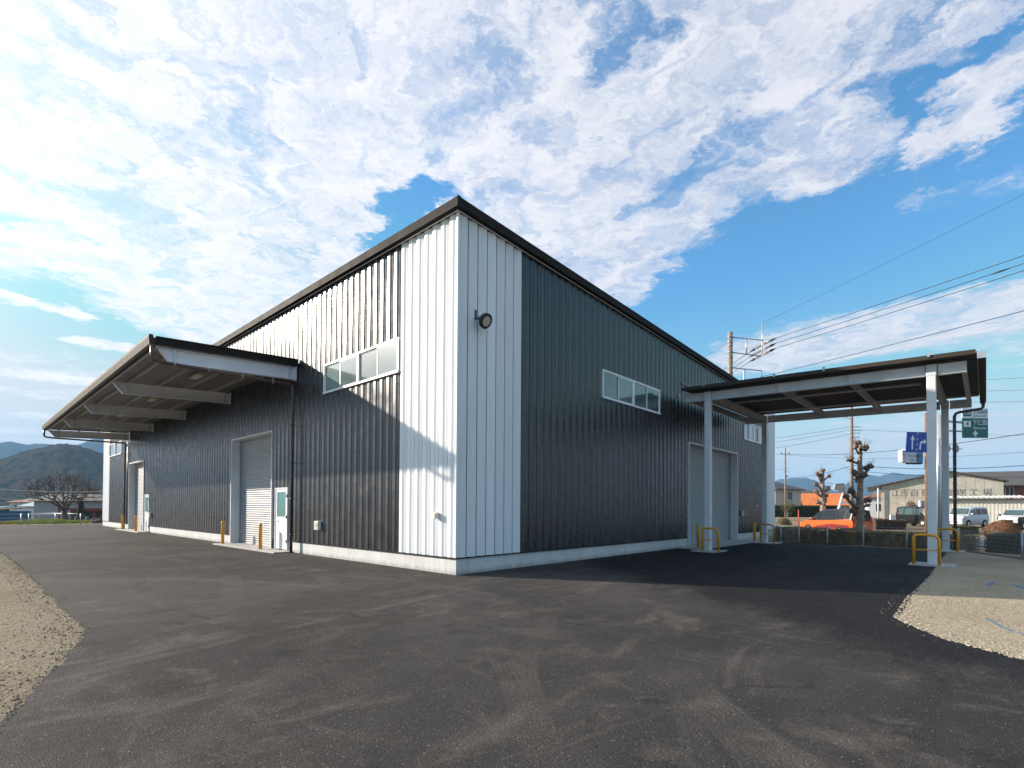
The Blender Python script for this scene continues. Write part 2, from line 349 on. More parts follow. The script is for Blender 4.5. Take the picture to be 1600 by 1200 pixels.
mat('sign_white', (0.78, 0.80, 0.82), 0.4)
mat('sign_back', (0.30, 0.32, 0.34), 0.45, 0.4)
mat('sign_sky', (0.11, 0.30, 0.52), 0.4)
mat('ink', (0.03, 0.03, 0.05), 0.6)
mat('ink_faded', (0.13, 0.125, 0.12), 0.9, var=0.35, vscale=4)
mat('pink', (0.65, 0.25, 0.40), 0.6)
mat('wall_beige', (0.50, 0.44, 0.36), 0.85, var=0.08)
mat('wall_grey', (0.30, 0.30, 0.31), 0.85, var=0.08)
mat('wall_white', (0.68, 0.68, 0.68), 0.8, var=0.05)
mat('wall_terracotta', (0.50, 0.17, 0.08), 0.85, var=0.1)
mat('wall_blue', (0.035, 0.13, 0.20), 0.6, var=0.15)
mat('wall_red', (0.20, 0.045, 0.035), 0.7, var=0.15)
mat('wall_brown', (0.20, 0.10, 0.07), 0.8, var=0.15)
mat('roof_dark', (0.085, 0.082, 0.080), 0.7, var=0.2, vscale=2)
mat('roof_red', (0.27, 0.13, 0.115), 0.75, var=0.2, vscale=2)
mat('roof_orange', (0.58, 0.17, 0.045), 0.75, var=0.15, vscale=2)
mat('roof_pale', (0.55, 0.57, 0.58), 0.5, var=0.1)
mat('roof_teal', (0.30, 0.46, 0.48), 0.5, var=0.1)
mat('roof_rust', (0.25, 0.12, 0.07), 0.7, var=0.25)
def m_oldwall(t, b, pos, tcn):
    n = t.noise(pos, 0.5, 6, 0.7); st = t.noise(t.vmath('MULTIPLY', pos, (3, 3, 0.35)), 1.0, 5, 0.65)
    c = t.mix(t.ramp(n, 0.3, 0.7), (0.44, 0.40, 0.33), (0.56, 0.52, 0.44))
    c = t.mix(t.ramp(st, 0.5, 0.75, 0, 0.6), c, (0.30, 0.27, 0.22))
    c = t.mix(t.ramp(t.noise(pos, 1.7, 5, 0.7), 0.66, 0.76, 0, 0.5), c, (0.33, 0.17, 0.10))
    t.l.new(c, b.inputs['Base Color']); b.inputs['Roughness'].default_value = 0.9
mat('wall_old', build=m_oldwall)
mat('wall_corr', (0.66, 0.62, 0.54), 0.6, var=0.06, vscale=1)
def m_hill(t, b, pos, tcn):
    n = t.noise(pos, 0.006, 6, 0.65, 0.5); n2 = t.noise(pos, 0.05, 5, 0.7)
    c = t.mix(t.ramp(n, 0.42, 0.58), (0.012, 0.024, 0.018), (0.046, 0.040, 0.032))
    c = t.mix(t.ramp(n2, 0.42, 0.62, 0, 0.8), c, (0.072, 0.060, 0.048))
    c = t.mix(t.ramp(t.noise(pos, 0.12, 4, 0.7), 0.5, 0.65, 0, 0.6), c, (0.012, 0.020, 0.012))
    t.l.new(c, b.inputs['Base Color']); b.inputs['Roughness'].default_value = 1.0; b.inputs['Specular IOR Level'].default_value = 0.0
mat('hill', build=m_hill)
mat('mountain', (0.030, 0.034, 0.034), 1.0, spec=0.0, var=0.3, vscale=0.004)
mat('car_orange', (0.80, 0.115, 0.012), 0.3, coat=1.0)
mat('car_red', (0.22, 0.018, 0.020), 0.3, coat=1.0)
mat('car_black', (0.006, 0.007, 0.009), 0.22)
mat('car_white', (0.60, 0.62, 0.64), 0.3, coat=1.0)
mat('chrome', (0.7, 0.7, 0.72), 0.12, 1.0)
mat('plate_yellow', (0.65, 0.42, 0.02), 0.5)
mat('plate_white', (0.75, 0.75, 0.75), 0.5)
mat('lamp_red', (0.45, 0.02, 0.02), 0.2, coat=1.0)
mat('lamp_clear', (0.55, 0.57, 0.58), 0.15, coat=1.0)
mat('reddish', (0.62, 0.06, 0.05), 0.5)

# ------------------------------------------------------------------ object helpers
def tagit(o, label=None, cat=None, group=None, kind=None):
    if label: o['label'] = label
    if cat: o['category'] = cat
    if group: o['group'] = group
    if kind: o['kind'] = kind
    return o
def thing(name, label, cat, loc=(0, 0, 0), rz=0.0, group=None):
    o = bpy.data.objects.new(name, None); COL.objects.link(o); o.empty_display_size = 0.2
    o.location = loc; o.rotation_euler = (0, 0, rz)
    return tagit(o, label, cat, group)
def link(name, me, parent=None, loc=None, rz=None):
    o = bpy.data.objects.new(name, me); COL.objects.link(o)
    if parent: o.parent = parent
    if loc is not None: o.location = loc
    if rz is not None: o.rotation_euler = (0, 0, rz)
    return o
def copy_tree(o, parent=None):
    c = o.copy(); COL.objects.link(c)
    if parent: c.parent = parent
    for ch in list(o.children): copy_tree(ch, c)
    return c

class MB:
    def __init__(s): s.v = []; s.f = []; s.sm = []
    def face(s, pts, smooth=False):
        i = len(s.v); s.v += [tuple(p) for p in pts]; s.f.append(tuple(range(i, i+len(pts)))); s.sm.append(smooth)
    def quads(s, idx, smooth=False):
        s.f.append(tuple(idx)); s.sm.append(smooth)
    def hexa(s, p):          # 0-3 bottom ccw, 4-7 top ccw
        i = len(s.v); s.v += [tuple(q) for q in p]
        for a in ((3, 2, 1, 0), (4, 5, 6, 7), (0, 1, 5, 4), (1, 2, 6, 5), (2, 3, 7, 6), (3, 0, 4, 7)):
            s.f.append(tuple(i+k for k in a)); s.sm.append(False)
        return s
    def box(s, x0, y0, z0, x1, y1, z1):
        if x0 > x1: x0, x1 = x1, x0
        if y0 > y1: y0, y1 = y1, y0
        if z0 > z1: z0, z1 = z1, z0
        return s.hexa([(x0, y0, z0), (x1, y0, z0), (x1, y1, z0), (x0, y1, z0), (x0, y0, z1), (x1, y0, z1), (x1, y1, z1), (x0, y1, z1)])
    def sbox(s, x0, y0, x1, y1, zb, zt):      # zb, zt functions of (x, y)
        c = [(x0, y0), (x1, y0), (x1, y1), (x0, y1)]
        return s.hexa([(a, b, zb(a, b)) for a, b in c] + [(a, b, zt(a, b)) for a, b in c])
    def prism(s, poly, axis, a, b):           # poly 2D extruded along axis 'x','y','z'
        def pt(q, h):
            return {'x': (h, q[0], q[1]), 'y': (q[0], h, q[1]), 'z': (q[0], q[1], h)}[axis]
        i = len(s.v); n = len(poly)
        s.v += [pt(q, a) for q in poly] + [pt(q, b) for q in poly]
        s.f.append(tuple(i+k for k in range(n))[::-1]); s.sm.append(False)
        s.f.append(tuple(i+n+k for k in range(n))); s.sm.append(False)
        for k in range(n):
            k2 = (k+1) % n; s.f.append((i+k, i+k2, i+n+k2, i+n+k)); s.sm.append(False)
        return s
    def tube(s, pts, r, n=10, cap=True, smooth=True):
        pts = [Vector(p) for p in pts]; rs = r if isinstance(r, (list, tuple)) else [r]*len(pts)
        rings = []; prev = None
        for k, p in enumerate(pts):
            d = (pts[min(k+1, len(pts)-1)]-pts[max(k-1, 0)])
            if d.length < 1e-9: d = Vector((0, 0, 1))
            d.normalize()
            if prev is None:
                a = Vector((0, 0, 1)) if abs(d.z) < 0.9 else Vector((1, 0, 0))
                u = d.cross(a).normalized()
            else:
                u = prev - d*prev.dot(d)
                u = u.normalized() if u.length > 1e-6 else d.orthogonal().normalized()
            prev = u; vv = d.cross(u)
            i = len(s.v)
            for j in range(n):
                t = 2*pi*j/n; s.v.append(tuple(p+(u*cos(t)+vv*sin(t))*rs[k]))
            rings.append(i)
        for k in range(len(rings)-1):
            a, b = rings[k], rings[k+1]
            for j in range(n):
                j2 = (j+1) % n; s.f.append((a+j, a+j2, b+j2, b+j)); s.sm.append(smooth)
        if cap:
            s.f.append(tuple(rings[0]+j for j in range(n))[::-1]); s.sm.append(False)
            s.f.append(tuple(rings[-1]+j for j in range(n))); s.sm.append(False)
        return s
    def blob(s, c, r, seed=0, amp=0.25, nu=14, nv=9):
        i = len(s.v)
        for b in range(nv+1):
            ph = pi*b/nv
            for a in range(nu):
                th = 2*pi*a/nu
                d = Vector((sin(ph)*cos(th), sin(ph)*sin(th), cos(ph)))
                k = 1+amp*noise.noise(d*1.8+Vector((seed, seed*.7, 0)))*1.6
                s.v.append((c[0]+d.x*r[0]*k, c[1]+d.y*r[1]*k, c[2]+d.z*r[2]*k))
        for b in range(nv):
            for a in range(nu):
                a2 = (a+1) % nu; s.f.append((i+b*nu+a, i+(b+1)*nu+a, i+(b+1)*nu+a2, i+b*nu+a2)); s.sm.append(True)
        return s
    def build(s, name, m, parent=None, loc=None, rz=None):
        me = bpy.data.meshes.new(name); me.from_pydata(s.v, [], s.f)
        me.polygons.foreach_set('use_smooth', s.sm)
        me.materials.append(MATS[m] if isinstance(m, str) else m); me.update()
        return link(name, me, parent, loc, rz)
def bevel(o, wd=0.006, seg=1):
    md = o.modifiers.new('bevel', 'BEVEL'); md.width = wd; md.segments = seg; md.limit_method = 'ANGLE'; return o
def arc(c, r, a0, a1, n, plane='yz', const=0.0):
    out = []
    for k in range(n+1):
        t = a0+(a1-a0)*k/n; p, q = c[0]+r*cos(t), c[1]+r*sin(t)
        out.append((const, p, q) if plane == 'yz' else (p, const, q) if plane == 'xz' else (p, q, const))
    return out
def text_mesh(name, body, size, m, parent, loc, rx=pi/2, rz=0.0, sx=1.0, depth=0.004, align='CENTER'):
    cu = bpy.data.curves.new(name, 'FONT'); cu.body = body; cu.size = size; cu.align_x = align; cu.align_y = 'CENTER'; cu.extrude = depth
    cu.resolution_u = 3
    tmp = bpy.data.objects.new(name+'_tmp', cu); COL.objects.link(tmp)
    dg = bpy.context.evaluated_depsgraph_get(); dg.update()
    me = bpy.data.meshes.new_from_object(tmp.evaluated_get(dg))
    bpy.data.objects.remove(tmp)
    me.transform(Matrix.Rotation(rz, 4, 'Z') @ Matrix.Rotation(rx, 4, 'X') @ Matrix.Diagonal((sx, 1, 1, 1)))
    me.materials.clear(); me.materials.append(MATS[m])
    for p in me.polygons: p.material_index = 0
    return link(name, me, parent, loc)

# survey station frame (metres to the right of / ahead of the tripod) -> map coordinates
CX, CY = -7.5566, -8.6190
def S(latm, depm, z=None):
    x = CX+latm*RH.x+depm*FH.x; y = CY+latm*RH.y+depm*FH.y
    return Vector((x, y, terrain(x, y) if z is None else z))
RZ = YAW-pi/2       # local +X to the right, local +Y ahead
def interp(t, pts):
    if t <= pts[0][0]: return pts[0][1]
    for (a, va), (b, vb) in zip(pts, pts[1:]):
        if t <= b: return va+(vb-va)*(t-a)/(b-a)
    return pts[-1][1]
def sstep(a, b, x):
    t = max(0, min(1, (x-a)/(b-a))); return t*t*(3-2*t)
def terrain(x, y):
    s_ = max(x-18.4, y-44.4, 0.0)
    # the plot's corner by the footpath follows the fence
    s_ = max(s_, min((x-16.2)*0.46-(y+8.4)*0.88-0.35, 3.0) if (y < -8.3 and x > 12) else 0)
    la = (x-CX)*RH.x+(y-CY)*RH.y
    r_ = interp(s_, [(0, 0), (3.5, -0.28), (24, -0.33), (36, 0.0), (60, 0.15), (400, 0.2)])
    l_ = interp(s_, [(0, 0), (4, -0.08), (36, -0.85), (90, -2.5), (200, -3.2), (6000, -3.4)])
    k = sstep(-25, 8, la)
    return l_*(1-k)+r_*k

# ------------------------------------------------------------------ ground
def make_ground():
    rings = [0.0]; r = 0.0
    while r < 60: r += 0.6 if r > 14 else 2.0; rings.append(r)
    while r < 9000: r *= 1.12; rings.append(r)
    na = 260; mb = MB()
    for r in rings:
        for a in range(na):
            t = 2*pi*a/na; x, y = CX+r*cos(t), CY+r*sin(t)
            mb.v.append((x, y, terrain(x, y)))
    for i in range(len(rings)-1):
        for a in range(na):
            a2 = (a+1) % na; mb.quads((i*na+a, (i+1)*na+a, (i+1)*na+a2, i*na+a2), True)
    tagit(mb.build('ground', 'ground'), kind='structure')
make_ground()

def ragged(poly, flags, step=0.12, amp=0.05):
    out = []
    for i in range(len(poly)):
        a, b = Vector(poly[i]), Vector(poly[(i+1) % len(poly)])
        L = (b-a).length
        if not flags[i]: out.append(a); continue
        n = max(1, int(L/step)); nn = Vector((-(b-a).y, (b-a).x)).normalized()
        for k in range(n):
            p = a+(b-a)*k/n
            q = noise.noise(Vector((p.x*1.1, p.y*1.1, 3)))*1.6+noise.noise(Vector((p.x*5, p.y*5, 9)))*0.8
            out.append(p+nn*q*amp*(0 if k == 0 else 1))
    return out
asph = [(-6.45, 44.2), (-6.42, 24), (-6.45, 14.6), (-6.38, 9), (-6.40, 4.1), (-6.43, 0.54), (-6.42, -0.64), (-6.63, -1.5), (-6.89, -2.3), (-7.14, -3.1),
        (-7.33, -3.8), (-7.9, -5.2), (-8.8, -6.8), (-10.5, -9), (-14, -13), (-22, -24), (-1.6, -24), (-1.2, -12.5), (-0.75, -10.2), (-0.25, -8.9), (0.28, -8.28),
        (1.0, -7.86), (1.42, -7.68), (3.5, -7.64), (6.9, -7.70), (10.0, -7.66), (14.1, -7.62), (17.45, -7.6), (17.62, -6.3), (17.8, -4.9), (18.3, -3.5), (18.4, -1.0), (18.4, 44.2)]
fl = [1]*14+[0, 0]+[1]*12+[0]*5
pl = ragged(asph, fl, 0.10, 0.055)
tri = geometry.tessellate_polygon([[Vector((p.x, p.y, 0)) for p in pl]])
mb = MB(); mb.v = [(p.x, p.y, 0.006) for p in pl]
for t3 in tri:
    a, b, c = [pl[k] for k in t3]
    if (b-a).cross(c-a) < 0 if hasattr((b-a), 'cross') else False: t3 = t3[::-1]
    mb.quads(t3)
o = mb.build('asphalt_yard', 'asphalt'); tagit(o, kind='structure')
import bmesh
bm = bmesh.new(); bm.from_mesh(o.data); bmesh.ops.recalc_face_normals(bm, faces=bm.faces)
for f in bm.faces:
    if f.normal.z < 0: f.normal_flip()
bm.to_mesh(o.data); bm.free()

# loose stones on the two gravel verges, thickest along the ragged asphalt edge
def stones(name, m, regions, seed):
    rnd = random.Random(seed); mb = MB()
    for (fn, n, r0, r1) in regions:
        for _ in range(n):
            x, y = fn(rnd); r = r0+(r1-r0)*rnd.random()**3
            a = rnd.random()*pi; ex, ey, ez = r*(0.8+rnd.random()*.6), r*(0.6+rnd.random()*.5), r*(0.4+rnd.random()*.4)
            i = len(mb.v); ca, sa = cos(a), sin(a)
            pts = [(ex, 0, 0), (0, ey, 0), (-ex, 0, 0), (0, -ey, 0), (rnd.uniform(-.3, .3)*ex, rnd.uniform(-.3, .3)*ey, ez)]
            for px_, py_, pz_ in pts: mb.v.append((x+px_*ca-py_*sa, y+px_*sa+py_*ca, 0.004+pz_))
            for q in ((0, 1, 4), (1, 2, 4), (2, 3, 4), (3, 0, 4)): mb.quads((i+q[0], i+q[1], i+q[2]))
    return tagit(mb.build(name, m), kind='stuff')
def along(pts, w0, w1):
    pts = [Vector(p) for p in pts]; seg = [(a, b, (b-a).length) for a, b in zip(pts, pts[1:])]; T = sum(s_[2] for s_ in seg)
    def f(rnd):
        t = rnd.random()*T
        for a, b, L in seg:
            if t <= L: break
            t -= L
        d = (b-a).normalized(); nn = Vector((-d.y, d.x)); k = w0+(w1-w0)*rnd.random()**2.2
        p = a+d*t+nn*k; return p.x, p.y
    return f
edgeL = asph[2:13]; edgeR = asph[17:28]
eL = [tuple(p) for p in edgeL]; eR = [tuple(p) for p in edgeR]
stones('gravel', 'stone_pale', [(along(eR, 0.03, -0.22), 5200, 0.004, 0.024), (along(eR, 0.22, -0.05), 900, 0.003, 0.013), (along(eR, 0.0, -2.4), 5000, 0.004, 0.014),
                  (lambda r: (r.uniform(-12, 12), r.uniform(-8, 14)), 160, 0.003, 0.007)], 3)
stones('gravel', 'stone_dull', [(along(eL, 0.03, -0.4), 3400, 0.004, 0.020), (along(eL, 0.30, -0.02), 900, 0.003, 0.011), (along(eL, 0.0, -3.5), 6500, 0.004, 0.016)], 5)
# survey marks sprayed on the gravel
def spray(pts, wd, label):
    mb = MB(); P_ = [Vector((*p, 0.005)) for p in pts]; n = 14; L = []
    for k in range(n+1):
        t = k/n*(len(P_)-1); i = min(int(t), len(P_)-2); p = P_[i].lerp(P_[i+1], t-i); d = (P_[i+1]-P_[i]).normalized()
        nn = Vector((-d.y, d.x, 0)); w_ = wd*(0.6+0.8*abs(noise.noise(p*4)))*(1 if 0 < k < n else 0.3)
        L.append((p+nn*w_, p-nn*w_))
    for (a, b), (c, d) in zip(L, L[1:]): mb.face([b, d, c, a])
    o = mb.build('spray_mark', 'spray_blue'); tagit(o, label, 'paint mark', 'blue survey marks sprayed on the gravel')
spray([(2.25, -8.60), (1.95, -8.68), (1.62, -8.76), (1.15, -9.02)], 0.017, 'long crooked blue spray mark nearest the asphalt edge on the sunlit gravel')
spray([(6.60, -8.62), (6.78, -8.66), (7.20, -8.72)], 0.05, 'short blue spray mark on the shaded gravel behind the shadow edge')
spray([(6.95, -9.02), (6.70, -9.10), (6.50, -9.16)], 0.06, 'small blue spray blot on shaded gravel near the mesh fence')

# footpath, road, paint
FENCE = [(25.9, 3.9), (24.3, 2.2), (22.7, 0.6), (21.1, -0.9), (19.75, -2.05), (18.85, -3.4), (18.1, -4.85), (17.95, -6.3), (17.75, -7.85), (14.75, -9.42), (11.75, -10.95), (9.0, -12.3)]
def strip(name, line, o0, o1, dz, m, kind='structure', sub=1):
    mb = MB(); P_ = [Vector((*p, 0)) for p in line]; L = []
    Q = []
    for a, b in zip(P_, P_[1:]):
        n = max(1, int((b-a).length/sub))
        Q += [a.lerp(b, k/n) for k in range(n)]
    Q.append(P_[-1])
    for k, p in enumerate(Q):
        d = (Q[min(k+1, len(Q)-1)]-Q[max(k-1, 0)]).normalized(); nn = Vector((-d.y, d.x, 0))
        a, b = p+nn*o0, p+nn*o1
        L.append(((a.x, a.y, terrain(a.x, a.y)+dz), (b.x, b.y, terrain(b.x, b.y)+dz)))
    for (a, b), (c, d) in zip(L, L[1:]): mb.face([a, b, d, c] if o0 > o1 else [b, a, c, d])
    return tagit(mb.build(name, m), kind=kind)
strip('footpath', FENCE, 0.12, 1.5, 0.02, 'red_paving', sub=0.6)
RD = Vector((0.578, 0.816, 0)).normalized(); RN = Vector((RD.y, -RD.x, 0))   # road direction and its right-hand normal
CAR0 = S(22.7, 37.4, 0)
def rp(along_, off): p = CAR0+RD*along_+RN*off; return (p.x, p.y)
strip('road', [rp(-70, 0), rp(160, 0)], 1.9, -6.6, 0.05, 'road', sub=3)
strip('road_marking', [rp(-70, 0), rp(160, 0)], 1.75, 1.60, 0.058, 'road_paint', sub=3)
strip('road_marking', [rp(-70, 0), rp(160, 0)], -6.25, -6.40, 0.058, 'road_paint', sub=3)
strip('road_marking', [rp(-70, 0), rp(160, 0)], -2.25, -2.37, 0.058, 'road_paint', sub=3)
strip('kerb', [rp(-70, 0), rp(160, 0)], 2.1, 1.92, 0.14, 'concrete', sub=3)
strip('kerb', [rp(-70, 0), rp(160, 0)], -6.62, -6.80, 0.14, 'concrete', sub=3)

# ------------------------------------------------------------------ the hall
H = 8.334; SL = 0.0462; LY = 38.87; LX = 23.31; FT = 0.355
def topz(x): return H-0.25-SL*x
hall = thing('industrial_hall', 'large dark ribbed steel hall with white corner bands and sloping dark roof edge', 'building')
PITCHW = 0.305
PROF = [(0.0, -0.060), (0.046, -0.060), (0.049, -0.035), (0.080, -0.029), (0.084, -0.026), (0.125, -0.020), (0.176, 0.0), (0.230, 0.0015), (0.293, 0.0), (0.3049, -0.060)]
openL = [(2.18, 6.02, 4.866, 5.755), (9.61, 13.49, -1, 4.144), (8.34, 9.30, -1, 2.13), (27.13, 30.79, -1, 4.144), (25.85, 26.82, -1, 2.13), (33.0, 36.80, 4.866, 5.755)]
openR = [(5.87, 9.62, 4.866, 5.755), (12.07, 17.49, -1, 4.144), (18.37, 21.2, 4.866, 5.755)]
def panels(wall, length, opens, white):
    n = round(length/PITCHW); p = length/n
    for i in range(n):
        s0 = i*p; mid = s0+p/2; wh = any(a <= mid <= b for a, b in white)
        z1 = topz(s0+p/2) if wall == 'R' else topz(0)
        ivs = [(FT+0.03, z1)]
        for (a, b, c, d) in opens:
            if a-0.02 <= mid <= b+0.02:
                nv = []
                for (q, r) in ivs:
                    if c > q+0.05: nv.append((q, min(c, r)))
                    if d < r-0.05: nv.append((max(d, q), r))
                ivs = nv
        mb = MB()
        prof = [(a*p/PITCHW, b) for a, b in PROF]
        for (q, r) in ivs:
            for (a, oa), (b, ob) in zip(prof, prof[1:]):
                dza = -SL*(a-p/2) if (wall == 'R' and r == z1) else 0; dzb = -SL*(b-p/2) if (wall == 'R' and r == z1) else 0
                if wall == 'R': mb.face([(a, -oa, q), (b, -ob, q), (b, -ob, r+dzb), (a, -oa, r+dza)])
                else: mb.face([(-ob, b, q), (-oa, a, q), (-oa, a, r+dza), (-ob, b, r+dzb)])
        o = mb.build('cladding_panel', 'white_steel' if wh else 'dark_steel', hall, (s0, 0, 0) if wall == 'R' else (0, s0, 0))
        if wh: o['label'] = 'white ribbed cladding panel'
panels('L', LY, openL, [(0, 2.16), (LY-2.0, LY)])
panels('R', LX, openR, [(0, 2.06), (LX-1.95, LX)])
# corner trims
for (x, y, zt) in ((0, 0, H-0.25), (0, LY, H-0.25), (LX, 0, topz(LX))):
    mb = MB(); mb.box(x-0.008 if x == 0 else x-0.05, y-0.008 if y == 0 else y-0.05, FT+0.03, x+0.05 if x == 0 else x+0.008, y+0.05 if y == 0 else y+0.008, zt)
    mb.build('corner_trim', 'white_steel', hall)
# inner lining (stops daylight between the panels), leaving the openings free
def lining():
    mb = MB(); d = 0.05
    for wall, length, opens in (('L', LY, openL), ('R', LX, openR)):
        cuts = sorted({0.06, length-0.02, *[q for o_ in opens for q in (o_[0], o_[1])]})
        for a, b in zip(cuts, cuts[1:]):
            mid = (a+b)/2; zt = lambda s_: (topz(s_) if wall == 'R' else topz(0))-0.01
            ivs = [(0.0, None)]
            for (oa, ob, c, e) in opens:
                if oa <= mid <= ob: ivs = ([(0.0, c)] if c > 0 else [])+[(e, None)]
            for q, r in ivs:
                ra, rb = (zt(a), zt(b)) if r is None else (r, r)
                if wall == 'R': mb.hexa([(a, d, q), (b, d, q), (b, d+0.03, q), (a, d+0.03, q), (a, d, ra), (b, d, rb), (b, d+0.03, rb), (a, d+0.03, ra)])
                else: mb.hexa([(d, a, q), (d+0.03, a, q), (d+0.03, b, q), (d, b, q), (d, a, ra), (d+0.03, a, ra), (d+0.03, b, rb), (d, b, rb)])
    # the two walls turned away from the yard
    mb.hexa([(LX-0.06, 0.1, 0), (LX, 0.1, 0), (LX, LY, 0), (LX-0.06, LY, 0), (LX-0.06, 0.1, topz(LX)), (LX, 0.1, topz(LX)), (LX, LY, topz(LX)), (LX-0.06, LY, topz(LX))])
    mb.hexa([(0.09, LY-0.05, 0), (LX-0.07, LY-0.05, 0), (LX-0.07, LY, 0), (0.09, LY, 0), (0.09, LY-0.05, topz(0)), (LX-0.07, LY-0.05, topz(LX)), (LX-0.07, LY, topz(LX)), (0.09, LY, topz(0))])
    mb.build('wall', 'dark_steel', hall)
lining()
# foundation upstand in cast lengths with joints
def foundation(wall, segs):
    for a, b in segs:
        L_ = b-a; n = max(1, round(L_/5.8)); cuts = [a+(b-a)*k/n for k in range(n+1)]
        if a == 0.0: cuts = [0.0, 0.33 if wall == 'L' else 0.36]+[c for c in cuts[1:]]
        for c0, c1 in zip(cuts, cuts[1:]):
            mb = MB(); g = 0.004
            if wall == 'L': mb.box(0.012, c0+(0.0 if c0 == 0 else g), -0.3, 0.14, c1-g, FT)
            else: mb.box((0.145 if c0 == 0 else c0+g), 0.012, -0.3, c1-g, 0.14, FT)
            mb.build('foundation_block', 'concrete', hall)
            if wall == 'R' and c0 == 0: pass
foundation('L', [(0.0, 8.30), (13.55, 25.8), (30.85, LY)])
foundation('R', [(0.0, 12.0), (17.55, LX)])
for o in list(hall.children):
    pass
mb = MB(); mb.box(0.0, 0.0005, FT+0.002, 0.10, LY, FT+0.028); mb.box(0.1, 0.0005, FT+0.002, LX, 0.10, FT+0.028)
def cutbox(mb, wall, segs, f):
    for a, b in segs: f(mb, a, b)
mb = MB()
for a, b in ((0.0, 8.30), (13.55, 25.8), (30.85, LY)): mb.box(-0.022, a-(0.022 if a == 0 else 0), FT+0.004, 0.11, b, FT+0.028)
for a, b in ((0.112, 12.0), (17.55, LX)): mb.box(a, -0.022, FT+0.004, b, 0.11, FT+0.028)
mb.build('drip_flashing', 'fascia_dark', hall)
# roof and its dark edge
mb = MB(); mb.sbox(-0.06, -0.06, LX+0.1, LY+0.1, lambda x, y: H-0.12-SL*x, lambda x, y: H-0.02-SL*x); mb.build('roof', 'roof_dark', hall)
def fprof(zz):  # stepped fascia profile outwards (offset, dz)
    return zz
mb = MB()
mb.prism([(-0.16, H-0.235), (-0.062, H-0.245), (-0.062, H), (-0.13, H), (-0.16, H-0.035)], 'y', -0.16, LY+0.12)
o = mb.build('roof_fascia', 'fascia_dark', hall)
mb = MB()
for (y0, y1, za, zb_) in ((-0.160, -0.062, -0.235, -0.035), (-0.130, -0.062, -0.034, 0.0)):
    mb.sbox(-0.058, y0, LX+0.14, y1, lambda x, y: H+za-SL*x, lambda x, y: H+zb_-SL*x)
mb.build('roof_fascia', 'fascia_dark', hall)
mb = MB(); mb.box(-0.055, -0.05, H-0.262, -0.03, LY, H-0.246); mb.sbox(-0.029, -0.05, LX, -0.03, lambda x, y: H-0.262-SL*x, lambda x, y: H-0.246-SL*x)
mb.build('fascia_trim', 'white_frame', hall)

def window(wall, a, b, z0, z1, n=4):
    fr = MB(); t = 0.05; d0, d1 = 0.045, -0.03
    def bx(mb, s0, s1, q, r, e0, e1):
        if wall == 'R': mb.box(s0, e1, q, s1, e0, r)
        else: mb.box(e1, s0, q, e0, s1, r)
    bx(fr, a, b, z0, z0+t, d0, d1-0.02); bx(fr, a, b, z1-t, z1, d0, d1)
    bx(fr, a, a+t, z0+t, z1-t, d0, d1); bx(fr, b-t, b, z0+t, z1-t, d0, d1)
    w_ = (b-a)/n
    mid = a+(b-a)/2
    bx(fr, mid-0.045, mid+0.045, z0+t, z1-t, d0, d1)
    f = fr.build('window_frame', 'white_frame', hall)
    for k in range(n):
        s0 = a+k*w_; s1 = s0+w_
        lo = s0+(t if k == 0 else 0.045 if k == 2 else 0.0); hi = s1-(t if k == n-1 else 0.045 if k == 1 else 0.0)
        dd = 0.0 if k % 2 == (0 if wall == 'L' else 1) else 0.022
        sm = MB(); q0, q1 = z0+t+0.003, z1-t-0.003; s_ = 0.032
        ov = 0.018
        l2, h2 = (lo, hi+ov) if k % 2 == 0 else (lo-ov, hi)
        bx(sm, l2, h2, q0, q0+s_, dd+0.005, dd-0.012); bx(sm, l2, h2, q1-s_, q1, dd+0.005, dd-0.012)
        bx(sm, l2, l2+s_, q0+s_, q1-s_, dd+0.005, dd-0.012); bx(sm, h2-s_, h2, q0+s_, q1-s_, dd+0.005, dd-0.012)
        sm.build('window_sash', 'white_frame', f)
        g = MB(); bx(g, l2+s_, h2-s_, q0+s_, q1-s_, dd+0.002, dd-0.003); g.build('window_pane', 'window_glass', f)
for (wl, ops) in (('L', openL), ('R', openR)):
    for (a, b, c, d) in ops:
        if c > 0: window(wl, a, b, c, d)

def rollup(wall, a, b, zt, dep_=0.32, slab=True):
    fr = MB(); t = 0.06
    def bx(mb, s0, s1, q, r, e0, e1):
        if wall == 'R': mb.box(s0, e0, q, s1, e1, r)
        else: mb.box(e0, s0, q, e1, s1, r)
    bx(fr, a, a+t, 0.0, zt, -0.03, dep_+0.06); bx(fr, b-t, b, 0.0, zt, -0.03, dep_+0.06)
    bx(fr, a+t, b-t, zt-t, zt, -0.03, dep_+0.06)
    f = fr.build('door_frame', 'beam_grey', hall)
    # curtain of interlocking curved slats
    mb = MB(); ph = 0.083; n = int((zt-t)/ph); pr = [(0.0, 0.018), (0.20, 0.0), (0.55, -0.006), (0.85, 0.0), (0.93, 0.02), (1.0, 0.02)]
    pts = []
    for k in range(n+1):
        for q, o_ in pr:
            z = 0.02+(k+q)*ph
            if z < zt-t: pts.append((z, dep_+o_))
    for (z0, e0), (z1, e1) in zip(pts, pts[1:]):
        if z1-z0 < 1e-6: continue
        if wall == 'R': mb.face([(a+t, e0, z0), (b-t, e0, z0), (b-t, e1, z1), (a+t, e1, z1)])
        else: mb.face([(e0, b-t, z0), (e0, a+t, z0), (e1, a+t, z1), (e1, b-t, z1)])
    c = mb.build('shutter_curtain', 'shutter', f)
    rl = MB(); bx(rl, a+t, a+t+0.05, 0.02, zt-t, dep_-0.035, dep_-0.008); bx(rl, b-t-0.05, b-t, 0.02, zt-t, dep_-0.035, dep_-0.008)
    rl.build('guide_rail', 'galv', f)
rollup('L', 9.61, 13.49, 4.144)
rollup('L', 27.13, 30.79, 4.144)
